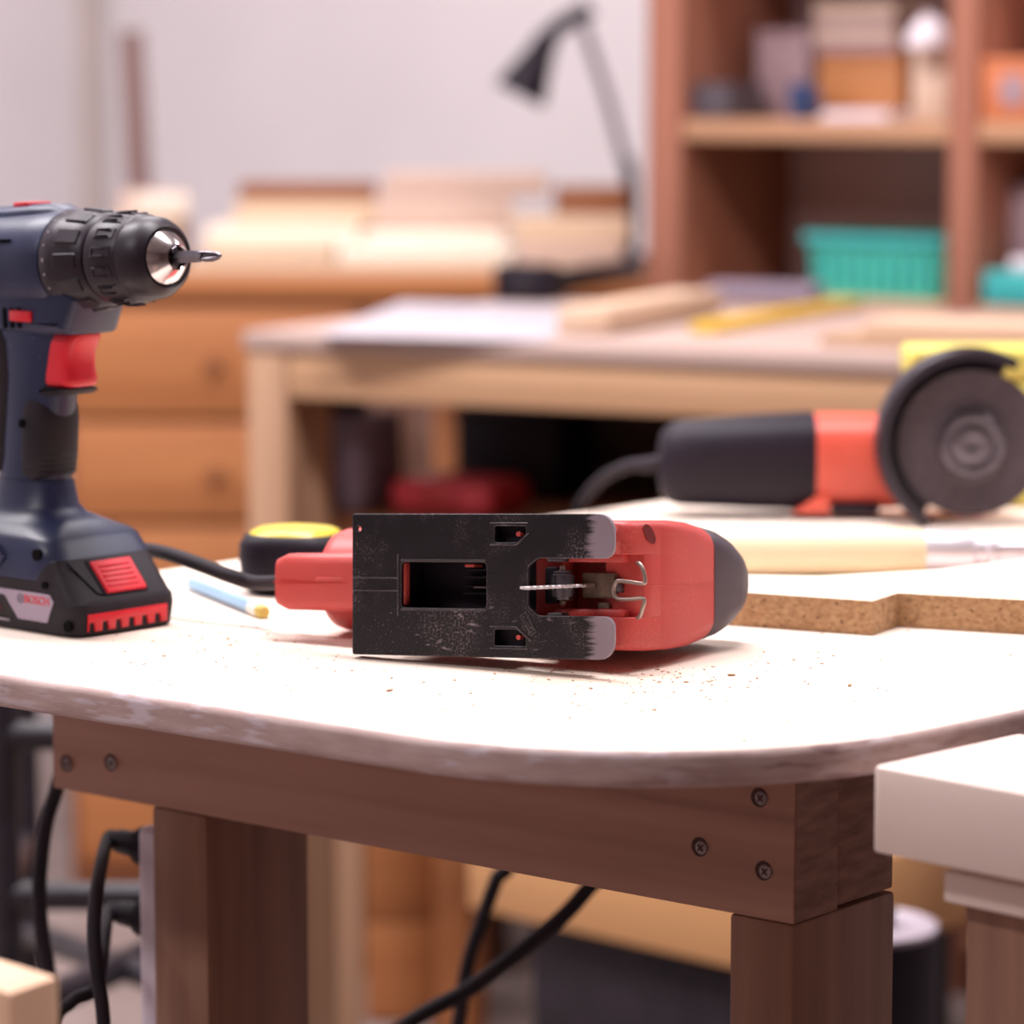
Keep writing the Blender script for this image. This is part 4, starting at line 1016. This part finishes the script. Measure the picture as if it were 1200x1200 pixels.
block('grey_board', (825, 354), (950, 357), 0, 0.022, 0.06, BZT, M['lilac'], 'grey lilac board lying on the bench before the green basket', 'board')
block('spirit_level', (840, 392), (1012, 362), 0, 0.012, 0.03, BZT, mat('yellow paint', (222, 182, 66), (210, 168, 52), rough=0.4), 'yellow level lying slantwise on the bench before the green basket', 'level')
block('offcut', (960, 405), (1230, 418), 0, 0.012, 0.10, BZT, M['offcut_tan'], 'wide tan offcut lying on the bench at the far right', 'offcut')
block('offcut', (1010, 392), (1230, 400), 0, 0.014, 0.10, BZT+0.0125, M['plank_pale'], 'pale offcut lying on top of the wide tan offcut', 'offcut')
M['lemon'] = mat('lemon yellow plastic', (222, 212, 108), (212, 200, 96), rough=0.4)
ya, yb_ = P(1066, 500, Y=2.548), P(1232, 500, Y=2.548)
yc = thing('yellow_case', 'lemon yellow plastic case standing on the work table behind the grinder disc', 'case', (ya.x, 2.548, TZ), 0)
yw = yb_.x-ya.x; yh = Zat(408, 2.55)-TZ
bm = BM(); box(bm, 0, yw, 0, 0.062, 0.0003, yh-0.024, 0.006, 3); obj('case_body', bm, M['lemon'], yc, 40)
bm = BM(); box(bm, -0.001, yw+0.001, -0.001, 0.063, yh-0.0237, yh, 0.005, 3); obj('lid', bm, M['lemon'], yc, 40)
bm = BM(); box(bm, yw*0.4, yw*0.6, -0.006, -0.0005, yh-0.036, yh-0.012, 0.0015); obj('latch', bm, M['black'], yc, 40)
# black clamp lying on the bench
ka, kb = P(612, 343, z=BZT+0.012), P(748, 322, z=BZT+0.012)
clp = thing('hand_plane', 'black bar clamp lying on the bench behind the pale plank', 'clamp', (ka.x, ka.y, BZT), math.atan2((kb-ka).y, (kb-ka).x))
clp.name = 'bar_clamp'
L_ = (kb-ka).length
bm = BM(); box(bm, 0.0, L_, -0.008, 0.008, 0.006, 0.034, 0.002); obj('bar', bm, M['black_metal'], clp, 30)
bm = BM(); box(bm, 0.005, 0.05, -0.03, 0.04, 0.0002, 0.044, 0.006); obj('jaw', bm, M['black'], clp, 30)
bm = BM(); lathe(bm, [(-0.01, 0.008), (0.0, 0.0118), (0.07, 0.0118), (0.075, 0.008)], 'x', 16, Matrix.Translation((0.03, -0.01, 0.0122))); obj('grip', bm, M['black_matte'], clp, 40)

# ------------------------------------------------------------------ drawer cabinet with lumber on top
CY = 4.55; CZT = 0.864
cX0, cX1 = -0.60, 0.20
cab = thing('drawer_cabinet', 'orange varnished drawer cabinet standing against the back wall under the lumber', 'cabinet', (cX0, CY, 0), 0)
cw = cX1-cX0
bm = BM(); box(bm, 0, cw, 0.012, 0.44, 0.0, CZT-0.03, 0.002); obj('carcass', bm, M['orange_dark'], cab, 30)
bm = BM(); box(bm, -0.008, cw+0.008, -0.006, 0.448, CZT-0.0295, CZT, 0.003); obj('cabinet_top', bm, M['orange_wood'], cab, 30)
zs = [0.06, 0.24, 0.385, 0.53, 0.67, CZT-0.04]
for k in range(5):
    for h in range(2):
        x0 = 0.012+h*(cw-0.012)/2
        bm = BM(); box(bm, x0, x0+(cw-0.036)/2, -0.004, 0.0118, zs[k]+0.006, zs[k+1]-0.004, 0.003)
        d_ = obj('drawer', bm, M['orange_wood'], cab, 30)
        bm = BM(); lathe(bm, [(-0.018, 0.010), (-0.014, 0.013), (-0.006, 0.006), (-0.0039, 0.007)], 'y', 14, Matrix.Translation((x0+(cw-0.036)/4, 0, (zs[k]+zs[k+1])/2))); obj('knob', bm, M['orange_dark'], d_, 40)

def lumber(px0, px1, Y, depth, z, h, m, lab, rot=0.0, group=None):
    a = P(px0, 300, Y=Y); b_ = P(px1, 300, Y=Y)
    L = b_.x-a.x
    bm = BM(); box(bm, -L/2, L/2, 0, depth, 0.0002, h-0.0002, 0.002)
    return tag(obj('lumber', bm, m, None, 30, loc=((a.x+b_.x)/2, Y, z), rotz=rot), lab, 'lumber')
z = CZT
lumber(215, 735, 4.56, 0.24, z, 0.014, M['tan_wood'], 'long tan board lying lowest in the stack on the cabinet')
lumber(395, 600, 4.57, 0.30, z+0.014, 0.022, M['pale_wood'], 'broad pale panel lying in the middle of the stack on the cabinet', 0.0)
lumber(235, 390, 4.57, 0.30, z+0.014, 0.022, M['tan_wood'], 'short tan panel at the left of the broad pale panel on the cabinet')
lumber(605, 730, 4.58, 0.22, z+0.014, 0.024, M['pink_wood'], 'grey pink panel at the right of the broad pale panel on the cabinet')
lumber(240, 420, 4.63, 0.24, z+0.036, 0.024, M['pale_wood'], 'short pale board on the second layer of the stack at its left')
lumber(425, 590, 4.62, 0.25, z+0.036, 0.018, M['pale_wood'], 'pale board on the second layer of the stack under the pinkish planks', 0.03)
lumber(275, 445, 4.70, 0.17, z+0.060, 0.030, M['tan_wood'], 'tan board on the third layer of the stack', 0.02)
lumber(440, 600, 4.68, 0.16, z+0.0545, 0.045, M['pink_wood'], 'thick pinkish beam on the third layer of the stack')
lumber(280, 440, 4.78, 0.09, z+0.090, 0.026, M['brown_wood'], 'brown board lying topmost at the left of the stack')
lumber(450, 640, 4.70, 0.13, z+0.0995, 0.032, M['pink_wood'], 'pinkish plank topmost in the middle of the stack', -0.03)
lumber(599, 738, 4.64, 0.15, z+0.038, 0.036, M['tan_wood'], 'tan block on the grey pink panel at the right of the stack', 0.0)
lumber(652, 735, 4.69, 0.08, z+0.074, 0.040, M['brown_wood'], 'brown block on the tan block near the lamp', 0.03)
lumber(130, 205, 4.60, 0.10, z, 0.075, M['tan_wood'], 'upright tan block on the left end of the cabinet top', 0.0)
lumber(140, 215, 4.72, 0.10, z, 0.105, M['pink_wood'], 'tall pinkish block at the back of the left end of the cabinet top', 0.0)
lumber(160, 222, 4.60, 0.09, z+0.075, 0.028, M['pale_wood'], 'small pale offcut resting on the upright tan block', 0.1)

# plank leaning upright against the wall
tpk = P(170, 40, Y=5.35); 
pk0 = P(188, 300, Y=5.30)
bm = BM(); box(bm, -0.017, 0.017, -0.02, 0.02, 0.0, 1.20, 0.002)
M['plank_brown'] = wood('weathered brown plank', (136, 102, 96), (112, 82, 78), 'z', 20)
pk = obj('leaning_plank', bm, M['plank_brown'], None, 30)
pk.location = (P(192, 300, Y=5.28).x, 5.28, 0.0); pk.rotation_euler = (R(-2.0), R(-2.4), 0)
tag(pk, 'narrow brown plank standing upright behind the lumber stack', 'plank')

# desk lamp
M['lamp_grey'] = mat('grey lamp arm', (118, 106, 120), (104, 92, 106), rough=0.4, metal=0.3)
LY = 4.86
lb = P(741, 330, Y=LY)
lamp = thing('desk_lamp', 'black desk lamp with cone shade on a bent arm beside the shelf', 'lamp', (lb.x-0.004, LY, CZT), 0)
lo = Vector((lb.x-0.004, LY, CZT))
def lp(px, py, dy=0.0): return P(px, py, Y=LY+dy)-lo
bm = BM(); lathe(bm, [(0, 0.030), (0.010, 0.030), (0.014, 0.02)], 'z', 24); obj('base', bm, M['black'], lamp, 40)
bm = BM(); tube(bm, [(0, 0, 0.012), lp(740, 225), lp(734, 185)], 0.010, 12, 4); obj('lower_arm', bm, M['black'], lamp, 50)
bm = BM(); tube(bm, [lp(735, 200), lp(712, 115), lp(684, 30)], 0.0078, 12, 0); obj('upper_arm', bm, M['lamp_grey'], lamp, 50)
bm = BM(); tube(bm, [lp(692, 8), lp(676, 20), lp(657, 29), lp(641, 47)], 0.013, 12, 5); obj('joint', bm, M['black'], lamp, 50)
sa = lp(645, 38); sb = lp(609, 112); sd = (sb-sa)
rot = sd.to_track_quat('Z', 'Y').to_matrix().to_4x4()
Ls = sd.length
bm = BM(); lathe(bm, [(0, 0.009), (0.003, 0.0155), (Ls*0.30, 0.020), (Ls*0.55, 0.0265), (Ls*0.8, 0.034), (Ls, 0.039), (Ls, 0.0375), (Ls*0.8, 0.0325), (Ls*0.5, 0.0245), (Ls*0.3, 0.015)], 'z', 28, Matrix.Translation(sa) @ rot); obj('lamp_shade', bm, M['black'], lamp, 50)

# ------------------------------------------------------------------ shelf unit
SY = 4.40
sO = Vector((P(757, 300, Y=SY).x, SY, 0))
shelf = thing('shelf_unit', 'tall reddish brown wooden shelf unit with open bays along the back wall', 'shelf', sO, -ROOM)
SD = 0.26
def shp(s, t, z): return sO+E1*s-E2*t+Vector((0, 0, z))
def s_of(px, t=0.0):
    d = ray(px, 300); p = sO-E2*t
    den = d.x*E1.y-d.y*E1.x
    k = (p.x*E1.y-p.y*E1.x)/den
    q = Vector((d.x*k, d.y*k, 0)); return (q-Vector((p.x, p.y, 0))).dot(E1)
sL = s_of(796); sD0 = s_of(1109); sD1 = s_of(1141)
TOPZ = 1.9
S1T = Zat(141, 4.25); S0T = Zat(349, 4.25)
bm = BM(); box(bm, 0, sL, 0, SD, 0, TOPZ, 0.002); obj('side_panel', bm, M['red_wood'], shelf, 30)
bm = BM(); box(bm, sD0, sD1, 0, SD, 0, TOPZ, 0.002); obj('divider', bm, M['red_wood'], shelf, 30)
sEnd = sD1+0.48
bm = BM(); box(bm, sEnd, sEnd+0.05, 0, SD, 0, TOPZ, 0.002); obj('side_panel', bm, M['red_wood'], shelf, 30)
M['back_panel'] = mat('dark back panel', (190, 160, 158), (180, 150, 148), rough=0.8, scale=(6, 6, 6))
bm = BM(); box(bm, 0, sEnd+0.05, SD+0.0002, SD+0.012, 0, TOPZ, 0.001); obj('back_panel', bm, M['back_panel'], shelf, 30)
for x0, x1 in ((sL+0.0003, sD0-0.0003), (sD1+0.0003, sEnd-0.0003)):
    for zt in (S1T, S0T, 1.38, 0.45, 0.08, TOPZ):
        bm = BM(); box(bm, x0, x1, 0.004, SD, zt-0.026, zt, 0.002); obj('shelf_board', bm, M['red_wood_x'], shelf, 30)

def on_shelf(nm, px0, px1, py_top, t, z, depth, lab, cat):
    a, b_ = s_of(px0, t), s_of(px1, t)
    if px0 > 1120: a = max(a, sD1+0.003)
    else: a = max(a, sL+0.003); b_ = min(b_, sD0-0.003)
    b_ = min(b_, sEnd-0.004)
    p = shp((a+b_)/2, t, 0)
    h = P(600, py_top, Y=p.y).z-z
    r = thing(nm, lab, cat, (p.x, p.y, z), -ROOM)
    return r, (b_-a), h
def carton(nm, px0, px1, py_top, t, z, depth, m, lab, lid=None, cat='box'):
    r, w, h = on_shelf(nm, px0, px1, py_top, t, z, depth, lab, cat)
    lh = min(0.012, h*0.2)
    bm = BM(); box(bm, -w/2, w/2, 0, depth, 0.0002, h-lh, 0.002); obj('box_body', bm, m, r, 30)
    bm = BM(); box(bm, -w/2-0.001, w/2+0.001, -0.001, depth+0.001, h-lh+0.0002, h, 0.002); obj('lid', bm, lid or m, r, 30)
    return r, w, h
M['mauve'] = mat('mauve grey card', (168, 140, 146), (152, 124, 130), rough=0.6, scale=(10, 10, 10))
M['ochre'] = wood('ochre box wood', (190, 128, 76), (160, 100, 58), 'x', 30)
M['cream'] = mat('cream card', (216, 190, 170), (200, 172, 152), rough=0.6, scale=(10, 10, 10))
M['white'] = mat('white ceramic', (226, 214, 222), (216, 204, 212), rough=0.35, scale=(10, 10, 10))
M['navy'] = mat('blue plastic', (46, 78, 130), (38, 66, 112), rough=0.4)
M['slate'] = mat('slate plastic', (84, 76, 84), (66, 58, 66), rough=0.5)
carton('file_box', 884, 945, 36, 0.13, S1T, 0.09, M['mauve'], 'tall mauve grey file box on the upper shelf')
r, w, h = carton('wooden_box', 956, 1052, 62, 0.10, S1T+0.012, 0.10, M['ochre'], 'ochre wooden box on the upper shelf under the paper stack')
# papers on and under it
pr, pw, ph = on_shelf('paper_stack', 950, 1046, 6, 0.095, S1T+0.012+h, 0.11, 'stack of pale papers on top of the ochre box', 'paper')
for k in range(4):
    bm = BM(); zz = ph*k/4; box(bm, -pw/2+random.uniform(0, 0.006), pw/2-random.uniform(0, 0.006), -0.004*(k % 2), 0.10, zz+0.0002, zz+ph/4-0.0005, 0.001, 1); obj('paper_bundle', bm, (M['mauve'], M['cream'])[k % 2], pr, 30)
fr, fw, fh = on_shelf('white_pad', 958, 1036, 128, 0.012, S1T, 0.2, 'flat white pad lying under the ochre box', 'paper')
bm = BM(); box(bm, -fw/2, fw/2, 0, 0.2, 0.0002, 0.0055, 0.001); obj('sheets', bm, M['white'], fr, 30)
bm = BM(); box(bm, -fw/2+0.002, fw/2-0.002, 0.002, 0.2, 0.0057, 0.0118, 0.001); obj('cover', bm, M['white'], fr, 30)
c1_, cw1, ch1 = carton('cream_box', 1066, 1108, 56, 0.07, S1T, 0.10, M['cream'], 'cream box on the upper shelf under the white bowl')
br, bw, bh_ = on_shelf('white_bowl', 1056, 1114, 20, 0.05, S1T+ch1, 0.1, 'white bowl upside down on top of the cream box', 'bowl')
bm = BM(); lathe(bm, [(0.0002, bw*0.40), (0.006, bw*0.42), (bh_*0.6, bw*0.33), (bh_*0.95, bw*0.18), (bh_, bw*0.1)], 'z', 24); obj('bowl_shell', bm, M['white'], br, 50)
bm = BM(); lathe(bm, [(bh_+0.0002, bw*0.12), (bh_+0.004, bw*0.12)], 'z', 20); obj('foot_ring', bm, M['white'], br, 50)
cr, cw2, ch2 = on_shelf('blue_cup', 922, 952, 98, 0.06, S1T, 0.05, 'small blue cup in front of the mauve file box', 'cup')
bm = BM(); lathe(bm, [(0.0002, 0.011), (0.002, 0.013), (ch2, 0.0165), (ch2, 0.0145), (0.006, 0.011)], 'z', 20); obj('cup_body', bm, M['navy'], cr, 50)
bm = BM(); tube(bm, [(0.014, 0, ch2*0.8), (0.026, 0, ch2*0.7), (0.025, 0, ch2*0.35), (0.0125, 0, ch2*0.25)], 0.0022, 8, 5); obj('cup_handle', bm, M['navy'], cr, 50)
carton('slate_tin', 800, 852, 98, 0.02, S1T, 0.08, M['slate'], 'low slate coloured tin at the left end of the upper shelf', cat='tin')
# orange box in the right bay with its pale round mark
M['orange_card'] = mat('orange card', (208, 126, 84), (196, 112, 70), rough=0.5, scale=(12, 12, 12))
orr, ow, oh = carton('orange_carton', 1146, 1250, 68, 0.006, S1T, 0.14, M['orange_card'], 'orange carton with a pale round mark in the right bay')
bm = BM(); lathe(bm, [(-0.0016, 0.020), (-0.0005, 0.020)], 'y', 28, Matrix.Translation((-0.016, 0, oh*0.5))); obj('round_mark', bm, M['mauve'], orr, 30, label='pale round mark')
# lower bay
M['teal'] = mat('teal green plastic', (80, 200, 176), (70, 186, 164), rough=0.4, scale=(12, 12, 12))
M['teal_dark'] = mat('deep teal plastic', (66, 180, 178), (58, 166, 166), rough=0.4, scale=(12, 12, 12))
ba, bb_ = s_of(938, 0.03), s_of(1106, 0.03)
kw = (bb_-ba)
kp = P(1020, 352, z=S0T)
tz0 = S0T
bkY = shp((ba+bb_)/2, 0.03, 0)
bas = thing('plastic_basket', 'teal green open plastic basket on the lower shelf', 'basket', (bkY.x, bkY.y, tz0), -ROOM)
bhh = P(600, 276, Y=bkY.y).z-tz0
dep = 0.15
def ringb(z, grow, t=0.0): return [(x, dep/2+y, z) for x, y in sup(0, 0, kw/2*grow-t, dep/2*grow-t, 9, 40)]
bm = BM()
loft(bm, [ringb(0.0002, 0.90), ringb(bhh*0.85, 0.985), ringb(bhh, 1.0), ringb(bhh, 1.0, 0.003), ringb(bhh*0.8, 0.98, 0.003), ringb(0.004, 0.90, 0.003)]); obj('tub', bm, M['teal'], bas, 40)
bm = BM(); 
loft(bm, [ringb(bhh-0.010, 1.0, -0.001), ringb(bhh-0.010, 1.0, -0.005), ringb(bhh+0.001, 1.0, -0.005), ringb(bhh+0.001, 1.0, 0.0)], False); obj('rim', bm, M['teal_dark'], bas, 40)
bm = BM()
for k in range(9):
    x = -kw*0.40+kw*0.8*k/8
    box(bm, x-0.003, x+0.003, -0.0005, 0.012, 0.012, bhh-0.016, 0.001, 1)
obj('basket_slats', bm, M['teal_dark'], bas, 30, kind='stuff')
carton('grey_jar_box', 1166, 1240, 215, 0.08, S0T+0.0, 0.10, M['mauve'], 'mauve grey box standing in the lower right bay')
tr_, tw_, th_ = on_shelf('teal_tray', 1150, 1260, 302, 0.0, S0T, 0.07, 'low teal tray at the front of the lower right bay', 'tray')
bm = BM(); box(bm, -tw_/2, tw_/2, 0.004, 0.07, 0.0002, th_*0.7, 0.003); obj('tray_body', bm, M['teal_dark'], tr_, 30)
bm = BM(); box(bm, -tw_/2+0.03, tw_/2-0.03, 0.012, 0.06, th_*0.7+0.0002, th_*0.7+0.016, 0.004); obj('cloth', bm, M['white'], tr_, 30)
